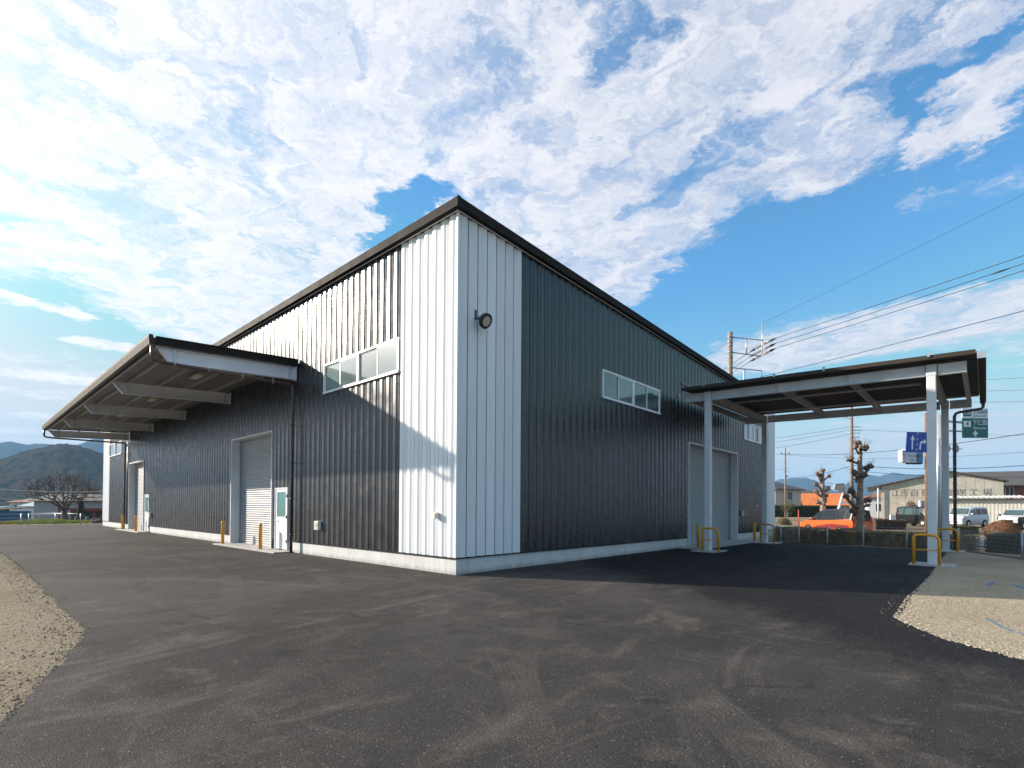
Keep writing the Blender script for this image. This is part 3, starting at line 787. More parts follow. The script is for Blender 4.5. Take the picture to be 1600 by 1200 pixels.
rollup('R', 12.07, 17.49, 4.144)

def personnel_door(a, b):
    fr = MB(); zt = 2.13; z0 = 0.06; t = 0.045
    fr.box(-0.04, a, z0, 0.05, a+t, zt); fr.box(-0.04, b-t, z0, 0.05, b, zt); fr.box(-0.04, a+t, zt-t, 0.05, b-t, zt)
    f = fr.build('door_frame', 'white_frame', hall)
    lf = MB(); s0, s1 = a+t+0.003, b-t-0.003; zz0, zz1 = z0+0.01, zt-t-0.004
    lf.box(-0.024, s0, zz0, 0.012, s1, 1.14); lf.box(-0.024, s0, 1.14, 0.012, s0+0.11, zz1); lf.box(-0.024, s1-0.11, 1.14, 0.012, s1, zz1); lf.box(-0.024, s0+0.11, zz1-0.10, 0.012, s1-0.11, zz1)
    lf.box(-0.030, s0, 1.13, -0.024, s1, 1.16)
    l = lf.build('door_leaf', 'door_white', f)
    g = MB(); g.box(-0.008, s0+0.11, 1.14, 0.0, s1-0.11, zz1-0.10); g.build('door_glass', 'door_glass', f)
    h_ = MB(); h_.tube([(-0.025, s1-0.07, 1.03), (-0.075, s1-0.07, 1.03), (-0.075, s1-0.19, 1.03)], 0.011, 8); h_.build('door_handle', 'silver', f)
    for z in (0.35, 1.15, 1.85):
        k = MB(); k.tube([(-0.05, a+0.035, z-0.05), (-0.05, a+0.035, z+0.05)], 0.016, 8); k.build('door_hinge', 'black_metal', f)
personnel_door(8.34, 9.30); personnel_door(25.85, 26.82)
# gap fillers beside the doors, concrete thresholds
mb = MB(); mb.box(0.012, 9.302, -0.05, 0.06, 9.608, FT+0.02); mb.box(0.012, 26.822, -0.05, 0.06, 27.128, FT+0.02); mb.build('base_filler', 'fascia_dark', hall)
for (x0, y0, x1, y1) in ((-0.62, 7.95, 0.36, 13.55), (-0.60, 25.6, 0.36, 31.1)):
    o = MB().box(x0, y0, -0.05, x1, y1, 0.045).build('threshold_slab', 'concrete', hall); bevel(o, 0.01)
mb = MB().box(11.0, -0.95, -0.05, 18.1, 0.36, 0.045).build('threshold_slab', 'concrete', hall)
# flashing line above the canopy on the shaded wall, vent in far band
MB().box(11.39, -0.03, 6.30, 20.5, -0.006, 6.36).build('wall_flashing', 'dark_steel', hall)
mb = MB()
for k in range(12): mb.box(21.95, -0.035, 5.10+k*0.052, 22.13, -0.008, 5.135+k*0.052)
mb.box(21.92, -0.02, 5.06, 22.16, -0.004, 5.76); mb.build('wall_vent', 'galv', hall)

# --- cantilevered loading canopy over the sunny side (part of the hall)
def btop(x): return 5.78+0.0553*(x+3.8)
BY = (7.86, 13.62, 19.38, 25.14, 30.86)
canopy = bpy.data.objects.new('canopy', None); COL.objects.link(canopy); canopy.parent = hall
canopy['label'] = 'cantilevered steel canopy over the two shutter doors'
n = 0; mb = MB(); y = 7.80; pr = [(0, 0), (0.055, 0), (0.070, 0.05), (0.145, 0.05), (0.16, 0)]; ys = []
while y < 30.95:
    for a, b in pr: ys.append((y+a, b))
    y += 0.2
for (ya, za), (yb, zb_) in zip(ys, ys[1:]):
    xa, xb = -3.93, -0.04
    mb.face([(xa, ya, btop(xa)+0.10+za), (xb, ya, btop(xb)+0.10+za), (xb, yb, btop(xb)+0.10+zb_), (xa, yb, btop(xa)+0.10+zb_)])
mb.build('roof_deck', 'deck_metal', canopy)
for x in (-3.35, -2.45, -1.55, -0.65):
    mb = MB(); z = btop(x)
    mb.box(x-0.03, 7.82, z+0.003, x-0.024, 30.95, z+0.098); mb.box(x-0.024, 7.82, z+0.003, x+0.03, 30.95, z+0.009); mb.box(x-0.024, 7.82, z+0.092, x+0.03, 30.95, z+0.098)
    mb.build('purlin', 'galv', canopy)
for i, y in enumerate(BY):
    mb = MB(); hw = 0.085; tf = 0.012
    # tapered web
    web = [(-3.8, btop(-3.8)-0.03), (-3.53, 5.42), (-0.06, 5.605), (-0.06, btop(-0.06)-tf), (-3.8, btop(-3.8)-tf)]
    mb.prism(web, 'y', y-0.005, y+0.005)
    mb.sbox(-3.8, y-hw, -0.06, y+hw, lambda x, q: btop(x)-tf, lambda x, q: btop(x))
    mb.sbox(-3.53, y-hw, -0.06, y+hw, lambda x, q: 5.42+0.0533*(x+3.53)-tf, lambda x, q: 5.42+0.0533*(x+3.53))
    mb.hexa([(-3.8, y-hw, btop(-3.8)-0.045), (-3.53, y-hw, 5.409), (-3.53, y+hw, 5.409), (-3.8, y+hw, btop(-3.8)-0.045),
             (-3.8, y-hw, btop(-3.8)-0.033), (-3.53, y-hw, 5.421), (-3.53, y+hw, 5.421), (-3.8, y+hw, btop(-3.8)-0.033)])
    for x in (-3.42, -0.30):
        zb_ = 5.42+0.0533*(x+3.53); mb.box(x-0.005, y-hw+0.003, zb_, x+0.005, y-0.006, btop(x)-tf); mb.box(x-0.005, y+0.006, zb_, x+0.005, y+hw-0.003, btop(x)-tf)
    mb.box(-0.058, y-0.10, 5.57, -0.036, y+0.10, 6.02)
    o = mb.build('beam', 'beam_grey', canopy)
mb = MB(); mb.prism([(-4.04, 5.80), (-3.99, 5.75), (-3.90, 5.75), (-3.90, 5.97), (-3.955, 6.0), (-3.955, 6.06), (-4.05, 6.06), (-4.06, 5.99)], 'y', 7.70, 31.06)
mb.build('gutter', 'gutter_dark', canopy)
for y0, y1 in ((7.705, 7.765), (30.99, 31.05)):
    mb = MB(); mb.sbox(-3.895, y0, -0.03, y1, lambda x, q: btop(x)+0.055, lambda x, q: btop(x)+0.235)
    mb.sbox(-3.895, y0-0.02, -0.03, y1+0.02, lambda x, q: btop(x)+0.236, lambda x, q: btop(x)+0.262)
    mb.build('side_fascia', 'fascia_dark', canopy)
mb = MB(); mb.sbox(-3.95, 7.7, -0.03, 31.05, lambda x, q: btop(x)+0.17, lambda x, q: btop(x)+0.20); mb.build('top_sheet', 'fascia_dark', canopy)
mb = MB(); mb.box(-3.88, 7.80, 5.76, -3.80, 30.95, 5.80); mb.build('edge_angle', 'galv', canopy)
for y in (10.9, 16.6, 22.3, 28.0):
    for x in (-2.0,):
        mb = MB(); mb.box(x-0.09, y-0.4, btop(x)-0.06, x+0.09, y+0.4, btop(x)+0.0); mb.build('light_fitting', 'beige_plastic', canopy)
def downpipe(path, r, m, parent, clips):
    mb = MB(); mb.tube(path, r, 12)
    for c in clips: mb.tube([(c[0], c[1], c[2]-0.02), (c[0], c[1], c[2]+0.02)], r*1.25, 12); 
    d = mb.build('downpipe', m, parent)
    k = MB()
    for c in clips: k.box(c[0]+r*0.9, c[1]-0.012, c[2]-0.012, -0.003, c[1]+0.012, c[2]+0.012)
    if clips: k.build('pipe_clip', 'silver', d)
    return d
zb = lambda x: 5.42+0.0533*(x+3.53)-0.10
for yy, y2 in ((7.74, 7.74), (31.0, 31.14)):
    p = [(-3.97, yy, 5.80), (-3.97, yy, 5.46), (-3.93, yy, 5.40), (-3.6, yy, 5.37)]+[(x, yy, 5.37+0.02*(x+3.6)*0.4) for x in (-2.5, -1.5, -0.8)]+[(-0.30, yy, 5.40), (-0.19, yy, 5.38), (-0.165, yy, 5.30)]
    p = p[:-1]+[(-0.165, y2, 5.30), (-0.165, y2, 3.0), (-0.165, y2, 0.02)]
    d = downpipe(p, 0.048, 'pipe_brown', hall, [(-0.165, y2, z) for z in (4.1, 2.9, 1.75, 0.6)])
    k = MB()
    for x in (-3.45, -2.6, -1.7, -0.8): k.box(x-0.006, yy-0.006, 5.40, x+0.006, yy+0.006, 5.56 if x > -3 else 5.75); k.tube([(x-0.012, yy, 5.375), (x+0.012, yy, 5.375)], 0.056, 10)
    k.build('pipe_hanger', 'silver', hall)
# thin second pipe at the far end
MB().tube([(-0.07, 30.95, 0.3), (-0.07, 30.95, 5.5)], 0.03, 8).build('conduit', 'pipe_grey', hall)

# ------------------------------------------------------------------ small fittings on the walls
def wallbox(y, z, wy, wz, m, label, cover='beige_plastic', amber=False, face='L', x=0):
    t = thing('switch_box', label, 'switch box', (0, y, z) if face == 'L' else (x, 0, z), 0, None)
    mb = MB()
    if face == 'L': mb.box(-0.10, -wy/2, -wz/2, -0.006, wy/2, wz/2)
    else: mb.box(-wy/2, -0.09, -wz/2, wy/2, -0.006, wz/2)
    bevel(mb.build('housing', m, t), 0.006)
    mb = MB()
    if face == 'L': mb.box(-0.112, -wy/2+0.02, -wz/2+0.02, -0.101, wy/2-0.02, wz/2-0.02)
    else: mb.box(-wy/2+0.02, -0.10, -wz/2+0.02, wy/2-0.02, -0.091, wz/2-0.02)
    mb.build('cover', cover, t)
    if amber: MB().box(-0.122, -0.04, -0.02, -0.113, 0.02, 0.05).build('button_label', 'amber', t)
wallbox(6.22, 0.93, 0.26, 0.27, 'white_frame', 'white shutter control box with orange label right of the near side door', amber=True)
wallbox(0.62, 1.31, 0.10, 0.14, 'beige_plastic', 'small beige box on the sunlit white corner band')
wallbox(25.45, 0.98, 0.24, 0.27, 'white_frame', 'shutter control box beside the far side door under the canopy', amber=True)
wallbox(18.0, 1.30, 0.28, 0.26, 'beige_plastic', 'pale control box on the dark wall behind the open carport', cover='door_glass', face='R', x=18.05)

fl_ = thing('floodlight', 'round black floodlight on a bracket high on the shaded white corner band', 'floodlight', (0.55, 0, 5.82))
br = MB(); br.box(-0.03, -0.012, 0.02, 0.03, -0.002, 0.22); br.box(-0.03, -0.10, 0.0, 0.03, -0.002, 0.012); br.tube([(0, -0.09, 0.005), (-0.02, -0.14, -0.05), (0.0, -0.18, -0.09)], 0.014, 8)
br.build('bracket', 'black_metal', fl_)
ax = Vector((0.06, -0.84, -0.52)).normalized(); c0 = Vector((0.06, -0.22, -0.05))
bd = MB(); bd.tube([c0-ax*0.06, c0-ax*0.05, c0, c0+ax*0.01, c0+ax*0.085, c0+ax*0.09], [0.06, 0.10, 0.115, 0.168, 0.175, 0.155], 28); bd.build('lamp_body', 'black_metal', fl_)
for k in range(10):
    pass
dv = MB(); dv.tube([c0-ax*0.16, c0-ax*0.06], [0.055, 0.06], 14); dv.build('driver_housing', 'silver', fl_)
ln = MB(); ln.tube([c0+ax*0.0905, c0+ax*0.100], [0.118, 0.112], 28); ln.build('lamp_lens', 'lamp_lens', fl_)
yk = MB(); yk.tube([(-0.0, -0.15, -0.06), c0+Vector((-0.19, 0.02, 0.0)), c0+Vector((-0.175, -0.02, -0.02))], 0.012, 6); yk.tube([(0.0, -0.15, -0.06), c0+Vector((0.10, 0.08, -0.17))], 0.012, 6); yk.build('yoke', 'black_metal', fl_)

# ------------------------------------------------------------------ bollards
def bollard(loc, label, copy=None, group='orange bollards guarding the shutter doors'):
    if copy is None:
        t = thing('bollard', label, 'bollard', loc, 0, group)
        mb = MB(); mb.tube([(0, 0, -0.02), (0, 0, 0.845), (0, 0, 0.862), (0, 0, 0.872)], [0.0572, 0.0572, 0.052, 0.035], 18); mb.build('post', 'safety_orange', t)
        MB().tube([(0, 0, 0.60), (0, 0, 0.665)], 0.0585, 18, cap=False).build('reflective_band', 'amber', t)
        return t
    t = copy_tree(copy); t.location = loc; t['label'] = label; return t
B = bollard((-0.40, 9.55, 0.045), 'orange bollard at the right side of the near shutter door')
bollard((-0.36, 13.25, 0.045), 'orange bollard at the left side of the near shutter door', B)
bollard((-0.37, 27.05, 0.045), 'orange bollard at the right side of the far shutter door', B)
bollard((-0.38, 30.4, 0.045), 'orange bollard at the left side of the far shutter door by the downpipe', B)
bollard((11.3, -0.72, 0.045), 'orange bollard left of the shaded shutter door behind a guard rail', B)
bollard((17.35, -0.80, 0.045), 'orange bollard right of the shaded shutter door', B)

# ------------------------------------------------------------------ free-standing carport on the shaded side
cp = thing('carport', 'open grey steel carport on four square posts in front of the shaded wall', 'carport', (10.6, -7.55, 0))
OX, OY = 10.6, -7.55
def rel(mb): mb.v = [(x-OX, y-OY, z) for x, y, z in mb.v]; return mb
def ctop(y): return 5.66+0.0265*(y+0.5)         # top of the main beams
posts = [(10.58, -7.53), (16.92, -7.53), (10.58, -1.38), (16.92, -1.38)]
for i, (x, y) in enumerate(posts):
    mb = MB(); hw = 0.102; mb.box(x-hw, y-hw, 0.03, x+hw, y+hw, ctop(y)-0.305)
    mb.box(x-hw-0.004, y-hw-0.012, ctop(y)-0.304, x+hw+0.004, y+hw+0.012, ctop(y)+0.003)
    o = rel(mb).build('post', 'beam_grey', cp); bevel(o, 0.012, 2)
def ibeam(mb, p0, p1, h_, wd, along, tf=0.012, tw=0.008):
    """top flange centreline from p0 to p1"""
    (xa, ya, za), (xb, yb, zb_) = p0, p1
    for (w_, t0, t1) in ((wd, -tf, 0), (tw, -h_+tf, -tf), (wd, -h_, -h_+tf)):
        if along == 'y': mb.hexa([(xa-w_/2, ya, za+t0), (xa+w_/2, ya, za+t0), (xa+w_/2, yb, zb_+t0), (xa-w_/2, yb, zb_+t0), (xa-w_/2, ya, za+t1), (xa+w_/2, ya, za+t1), (xa+w_/2, yb, zb_+t1), (xa-w_/2, yb, zb_+t1)])
        else: mb.hexa([(xa, ya-w_/2, za+t0), (xb, ya-w_/2, za+t0), (xb, ya+w_/2, zb_+t0), (xa, ya+w_/2, zb_+t0), (xa, ya-w_/2, za+t1), (xb, ya-w_/2, za+t1), (xb, ya+w_/2, zb_+t1), (xa, ya+w_/2, zb_+t1)])
for x in (10.6, 16.92):
    mb = MB(); segs = [(-8.26, -7.53-0.135), (-7.53+0.135, -1.38-0.135), (-1.38+0.135, -0.52)]
    for a, b in segs: ibeam(mb, (x, a, ctop(a)), (x, b, ctop(b)), 0.29, 0.15, 'y')
    for y in (-3.67, -5.6):
        for sg in (-1, 1): mb.box(x+sg*0.005, y-0.005, ctop(y)-0.27, x+sg*0.072, y+0.005, ctop(y)-0.012)
    o = rel(mb).build('main_beam', 'beam_grey', cp)
    bl = MB()
    for yc in (-2.64, -6.55):
        for k in range(6):
            for z in (ctop(yc)+0.001, ctop(yc)-0.29-0.016):
                y = yc-0.2+k*0.08
                for dx_ in (-0.05, 0.05): bl.box(x+dx_-0.011, y-0.011, z, x+dx_+0.011, y+0.011, z+0.015)
        for k in range(4):
            for j in range(2):
                y = yc-0.12+k*0.08; z = ctop(yc)-0.1-j*0.08; bl.box(x-0.022, y-0.011, z-0.011, x-0.0045, y+0.011, z+0.011)
    b_ = rel(bl).build('splice_bolts', 'galv', cp); b_['kind'] = 'stuff'
for y in (-0.60, -3.67, -5.6, -8.20):
    mb = MB(); z = ctop(y)-0.012; ibeam(mb, (10.68, y, z-0.003), (16.84, y, z-0.003), 0.20 if y > -8 else 0.25, 0.10, 'x'); rel(mb).build('cross_beam', 'beam_dim', cp)
for y in (-7.53, -1.38):
    mb = MB(); z = ctop(y)-0.012; ibeam(mb, (10.725, y, z), (16.795, y, z), 0.27, 0.15, 'x'); rel(mb).build('cross_beam', 'beam_dim', cp)
# folded deck, ribs run down the fall
mb = MB(); xs = []; x = 10.17
while x < 16.6:
    for a, b in ((0, 0.0), (0.08, 0.0), (0.14, 0.07), (0.20, 0.07), (0.27, 0.0)): xs.append((x+a, b))
    x += 0.275
dk = lambda y: ctop(y)+0.095
for (xa, za), (xb, zb_) in zip(xs, xs[1:]):
    if xb-xa < 1e-5: continue
    mb.face([(xa, -8.46, dk(-8.46)+za), (xb, -8.46, dk(-8.46)+zb_), (xb, -0.60, dk(-0.6)+zb_), (xa, -0.60, dk(-0.6)+za)])
rel(mb).build('roof_deck', 'deck_dark', cp)
for x0, x1 in ((10.12, 10.165), (16.80, 16.84)):
    mb = MB(); mb.sbox(x0, -8.44, x1, -0.58, lambda x, y: dk(y)-0.03, lambda x, y: dk(y)+0.075); mb.sbox(x0, -8.44, x1+0.05 if x0 < 11 else x1, -0.58, lambda x, y: dk(y)+0.076, lambda x, y: dk(y)+0.084); rel(mb).build('edge_flashing', 'gutter_dark', cp)
mb = MB()
for y in (-7.5, -5.05, -3.67, -1.4): mb.box(10.085, y-0.03, dk(y)+0.03, 10.118, y+0.03, dk(y)+0.15)
rel(mb).build('edge_clip', 'galv', cp)
for x in (11.9, 14.4):
    mb = MB(); mb.sbox(x-0.05, -7.2, x+0.05, -1.9, lambda x, y: ctop(y)-0.26, lambda x, y: ctop(y)-0.205); rel(mb).build('cable_tray', 'galv', cp)
mb = MB(); gy0, gy1, gz = -8.64, -8.47, 5.36
mb.prism([(gy0, gz+0.18), (gy0, gz+0.02), (gy0+0.03, gz), (gy1, gz), (gy1, gz+0.15), (gy1-0.006, gz+0.15), (gy1-0.006, gz+0.01), (gy0+0.03, gz+0.01), (gy0+0.006, gz+0.03), (gy0+0.006, gz+0.18)], 'x', 10.05, 17.4)
g = rel(mb).build('gutter', 'gutter_dark', cp)
mb = MB(); mb.box(10.03, gy0, gz, 10.049, gy1, gz+0.17); rel(mb).build('gutter_end', 'galv', g)
mb = MB(); py = -8.555; mb.tube([(17.2, py, gz+0.0), (17.2, py, gz-0.09)], [0.085, 0.055], 12)
mb.tube([(17.2, py, gz-0.08), (17.2, py, gz-0.18), (17.2, py+0.05, gz-0.24), (17.2, -7.92, gz-0.29), (17.2, -7.82, gz-0.33), (17.2, -7.78, gz-0.42), (17.2, -7.78, 0.03)], 0.05, 12)
for z in (1.2, 2.5, 3.9): mb.tube([(17.2, -7.78, z-0.02), (17.2, -7.78, z+0.02)], 0.06, 12)
d_ = rel(mb).build('downpipe', 'pipe_grey', cp)
mb = MB()
for z in (1.9, 3.1, 4.4): mb.box(17.04, -7.79, z-0.01, 17.2, -7.76, z+0.01); 
rel(mb).build('pipe_clip', 'silver', d_)
mb = MB(); mb.tube([(11.15, -0.02, 5.90), (11.12, -0.06, 5.72), (10.95, -0.16, 5.52), (10.72, -0.35, 5.42), (10.60, -0.56, 5.42)], 0.018, 8); rel(mb).build('cable_conduit', 'galv', cp)
for (x0, y0, x1, y1) in ((10.1, -8.02, 11.1, -7.04), (16.4, -8.05, 17.46, -7.1), (10.05, -1.86, 11.1, -0.951), (16.4, -1.95, 17.46, -0.951)):
    bevel(rel(MB().box(x0, y0, -0.05, x1, y1, 0.04)).build('footing', 'concrete', cp), 0.01)

# guard rails of bent orange tube
def guard(loc, label, copy=None):
    if copy is None:
        t = thing('guard_rail', label, 'guard rail', loc, 0, 'orange tube guards around the carport posts')
        r = 0.036; hh = 0.80; w2 = 0.27; q = 0.16
        path = [(0, -w2, 0)]+[(0, -w2, hh-q)]+[(0, -w2+q-q*cos(a), hh-q+q*sin(a)) for a in (pi/8, pi/4, 3*pi/8)]+[(0, -w2+q, hh)]+[(0, w2-q*0.5, hh)]+[(0, w2-q*.5+q*.5*sin(a), hh-q*.5+q*.5*cos(a)) for a in (pi/8, pi/4, 3*pi/8)]+[(0, w2, hh-q*.5), (0, w2, 0)]
        MB().tube(path, r, 14).build('frame_tube', 'safety_orange', t)
        MB().tube([(0, -w2+0.02, 0.40), (0, w2-0.02, 0.40)], 0.017, 10).build('cross_tube', 'safety_orange', t)
        return t
    t = copy_tree(copy); t.location = loc; t['label'] = label; return t
G = guard((10.17, -7.43, 0.035), 'orange tube guard at the nearest outer carport post')
guard((16.5, -7.60, 0.035), 'orange tube guard at the outer carport post beside the dark downpipe', G)
guard((10.17, -1.62, 0.035), 'orange tube guard in front of the shaded shutter door', G)
guard((16.5, -1.60, 0.035), 'orange tube guard at the far carport post near the white corner band', G)

# ------------------------------------------------------------------ fences
def mesh_fence(line, label, h_=0.85):
    a0 = line[0]; z0 = terrain(*a0)
    t = thing('mesh_fence', label, 'fence', (a0[0], a0[1], z0))
    for i, p in enumerate(line):
        zz = terrain(*p)-z0
        MB().tube([(p[0]-a0[0], p[1]-a0[1], zz-0.1), (p[0]-a0[0], p[1]-a0[1], zz+h_)], 0.032, 8).build('post', 'galv', t)
        if i == len(line)-1: break
        q = line[i+1]; a = Vector((p[0]-a0[0], p[1]-a0[1], zz)); b = Vector((q[0]-a0[0], q[1]-a0[1], terrain(*q)-z0)); L = (b-a).length
        d = (b-a)/L; mb = MB(); nn = Vector((-d.y, d.x, 0)).normalized()
        def rod(p0, p1, r):
            dd = (p1-p0).normalized(); u = dd.cross(nn).normalized()
            i_ = len(mb.v)
            for c in (p0, p1):
                for k in range(3):
                    an = 2*pi*k/3; mb.v.append(tuple(c+nn*r*cos(an)+u*r*sin(an)))
            for k in range(3): k2 = (k+1) % 3; mb.quads((i_+k, i_+k2, i_+3+k2, i_+3+k))
        n_ = int(L/0.055)
        for k in range(1, n_): c = a+d*(L*k/n_); rod(c+Vector((0, 0, 0.06)), c+Vector((0, 0, h_-0.05)), 0.0024)
        for z in (0.06, 0.19, 0.32, 0.45, 0.58, 0.70, h_-0.05): rod(a+d*0.03+Vector((0, 0, z)), b-d*0.03+Vector((0, 0, z)), 0.003 if z < h_-0.1 else 0.006)
        mb.build('mesh_panel', 'galv', t)
    return t
mesh_fence(FENCE, 'low grey wire mesh fence between the yard and the red footpath')
mesh_fence([(-3.55+1.5*k, 44.1) for k in range(0, 6)], 'low grey wire mesh fence at the far end of the yard')
t = thing('rail_fence', 'low open three-rail fence at the far end of the yard by the blue shed', 'fence', (-15.75, 44.3, 0))
for k in range(7): MB().tube([(2.0*k-0.2, 0, -0.2), (2.0*k-0.2, 0, 0.85)], 0.04, 8).build('post', 'galv', t)
for z in (0.30, 0.52, 0.80): MB().tube([(-0.6, 0, z), (12.0, 0, z)], 0.02, 6).build('rail', 'galv', t)

# ------------------------------------------------------------------ foliage builders
def leaf_cloud(mb, fn, n, size, rnd, flat=0.0):
    for _ in range(n):
        c, nrm = fn(rnd); c = Vector(c)
        s_ = size*(0.5+rnd.random()); u = Vector((rnd.uniform(-1, 1), rnd.uniform(-1, 1), rnd.uniform(-1, 1)))
        nv = (Vector(nrm)*0.8+u*0.9).normalized(); a = nv.orthogonal().normalized(); a.rotate(Matrix.Rotation(rnd.random()*6.28, 3, nv)); b = nv.cross(a)
        mb.face([c-a*s_, c-b*s_*0.55, c+a*s_, c+b*s_*0.55])
def hedge(a, b, wd, h_, m, label, name='hedge', n=7000, seed=1, size=0.035, top=0.12, cat='hedge', core=None, stems=False):
    a, b = Vector((*a, 0)), Vector((*b, 0)); L = (b-a).length; rz = atan2((b-a).y, (b-a).x); mid = (a+b)/2
    z0 = terrain(mid.x, mid.y); t = thing(name, label, cat, (mid.x, mid.y, z0), rz); rnd = random.Random(seed)
    def hh(x): return h_*(1+top*noise.noise(Vector((x*0.9+seed, seed, 0)))*1.5)
    def fn(r):
        x = r.uniform(-L/2, L/2); q = r.random(); w_ = wd/2*(1+0.12*noise.noise(Vector((x*1.3, 7, seed)))); H_ = hh(x)
        if q < 0.45: y = r.uniform(-w_, w_); edge = (abs(y)/w_)**4; return (x, y, H_*(1-0.12*edge)-abs(r.gauss(0, 0.03))), (0, 0, 1)
        if q < 0.92:
            sg = -1 if r.random() < 0.75 else 1; z = r.random()*H_*0.95; return (x, sg*(w_-abs(r.gauss(0, 0.04))), z), (0, sg, 0.2)
        sg = -1 if r.random() < .5 else 1; return (sg*L/2+r.gauss(0, .02), r.uniform(-w_, w_), r.random()*H_*0.95), (sg, 0, 0)
    mb = MB(); leaf_cloud(mb, fn, n, size, rnd); o = mb.build('foliage', m, t)
    c_ = MB(); ns = max(2, int(L/0.8)); 
    for k in range(ns):
        x0, x1 = -L/2*0.985+L*0.985*k/ns, -L/2*0.985+L*0.985*(k+1)/ns; za, zb_ = hh(x0)*0.93, hh(x1)*0.93; y_ = wd/2*0.90
        c_.hexa([(x0, -y_, -0.1), (x1, -y_, -0.1), (x1, y_, -0.1), (x0, y_, -0.1), (x0, -y_, za), (x1, -y_, zb_), (x1, y_, zb_), (x0, y_, za)])
    c_.build('branches', core or ('leaf_dim' if m == 'leaf_dim' else 'bark_dark'), t)
    return t
def bush(loc, r, m, label, seed=1, n=3000, size=0.035, core='bark_dark', name='bush', cat='bush', group=None):
    t = thing(name, label, cat, loc, 0, group); rnd = random.Random(seed)
    def fn(q):
        u = Vector((q.gauss(0, 1), q.gauss(0, 1), abs(q.gauss(0, 1))*1.0)).normalized()
        k = (1+0.22*noise.noise(u*2.2+Vector((seed, 0, 0))))*(1-abs(q.gauss(0, 0.05)))
        return (u.x*r[0]*k, u.y*r[1]*k, u.z*r[2]*k), u
    mb = MB(); leaf_cloud(mb, fn, n, size, rnd); mb.build('foliage', m, t)
    MB().blob((0, 0, 0), (r[0]*0.88, r[1]*0.88, r[2]*0.86), seed, 0.12).build('branches', core, t)
    return t
hedge((26.9, 3.6), (20.4, -8.0), 1.7, 0.80, 'leaf_dim', 'long low clipped hedge behind the mesh fence along the road', n=26000, seed=4, size=0.035)
hedge((22.7, -8.9), (19.6, -14.5), 1.5, 0.80, 'leaf_dark', 'dark green low hedge behind the mesh fence at the kerb side', n=12000, seed=8, size=0.03)

# trees -------------------------------------------------------------
def limb(mb, p, d, L, r0, r1, n, rnd, wob=0.15, sides=7, grav=0.0):
    pts = [Vector(p)]; d = Vector(d).normalized(); rs = [r0]
    for k in range(n):
        d = (d+Vector((rnd.gauss(0, wob), rnd.gauss(0, wob), rnd.gauss(0, wob)+grav))).normalized()
        pts.append(pts[-1]+d*L/n); rs.append(r0+(r1-r0)*(k+1)/n)
    mb.tube(pts, rs, sides, cap=True); return pts, d
def pollard(loc, hgt, r0, label, seed, stubs, trunk_m='bark', lean=(0.0, 0.0)):
    t = thing('pollarded_tree', label, 'tree', loc, RZ); rnd = random.Random(seed)
    tr = MB(); pts = []; n = 11
    for k in range(n+1):
        z = -0.2+(hgt+0.2)*k/n; pts.append(Vector((lean[0]*z/hgt+0.05*noise.noise(Vector((seed, z*0.7, 0)))*z/hgt*2, lean[1]*z/hgt, z)))
    rs = [r0*(1.25 if k == 0 else 1.0)*(1-0.62*(k/n)) for k in range(n+1)]
    tr.tube(pts, rs, 12)
    for k in range(26):      # burls on the stem
        z = hgt*(0.12+0.8*rnd.random()); i = min(int((z+0.2)/(hgt+0.2)*n), n); a = rnd.random()*6.28; rr = rs[i]
        tr.blob((pts[i].x+cos(a)*rr*0.8, pts[i].y+sin(a)*rr*0.8, z), (rr*0.5, rr*0.5, rr*0.55), k+seed, 0.5, 8, 6)
    tr.build('trunk', trunk_m, t)
    tw = MB()
    for (f, ang, L, upd, kn) in stubs:
        z = hgt*f; i = min(int((z+0.2)/(hgt+0.2)*n), n); p = pts[i].copy(); p.z = z
        lb = MB(); d = Vector((cos(ang), sin(ang), upd)).normalized()
        q, d2 = limb(lb, p, d, L, rs[i]*0.55, rs[i]*0.42, 4, rnd, 0.16, 8, 0.08)
        e = q[-1]; kr = kn
        for _ in range(6):
            off = Vector((rnd.gauss(0, 1), rnd.gauss(0, 1), rnd.gauss(0, 1)+0.3)).normalized()*kr*0.55
            lb.blob(tuple(e+off), (kr*0.62, kr*0.62, kr*0.55), rnd.random()*50, 0.6, 9, 6)
        lb.build('limb', 'knuckle', t)
        for _ in range(11):
            dd = (d2*0.8+Vector((rnd.gauss(0, .6), rnd.gauss(0, .6), 0.7+rnd.gauss(0, .5)))).normalized()
            limb(tw, e+dd*kr*0.6, dd, 0.25+rnd.random()*0.5, 0.008, 0.003, 3, rnd, 0.1, 3)
    tw.build('crown', 'twig_red', t)
    return t
pos = S(19.55, 29.0)
pollard(pos, 5.45, 0.235, 'big knobbly pollarded plane tree standing in the hedge before the orange van', 5,
        [(0.99, 2.6, 0.18, 0.8, 0.17), (0.97, 0.3, 0.30, 0.5, 0.19), (0.93, -1.4, 0.25, 0.6, 0.17), (0.90, 3.2, 0.50, 0.5, 0.14), (0.80, 2.9, 0.55, 0.25, 0.17), (0.76, 0.2, 0.42, 0.1, 0.13),
         (0.64, 3.1, 0.62, 0.35, 0.19), (0.62, 0.1, 0.95, 0.95, 0.19), (0.66, -1.5, 0.25, 0.2, 0.18), (0.58, 1.5, 0.5, 0.5, 0.16), (0.42, 3.3, 0.95, 0.55, 0.20), (0.40, 0.0, 0.48, 0.45, 0.18), (0.34, 3.0, 1.0, 0.25, 0.16), (0.36, 0.3, 0.85, 0.2, 0.12), (0.30, 2.6, 0.35, 0.2, 0.17)])
pos = S(28.9, 48.0)
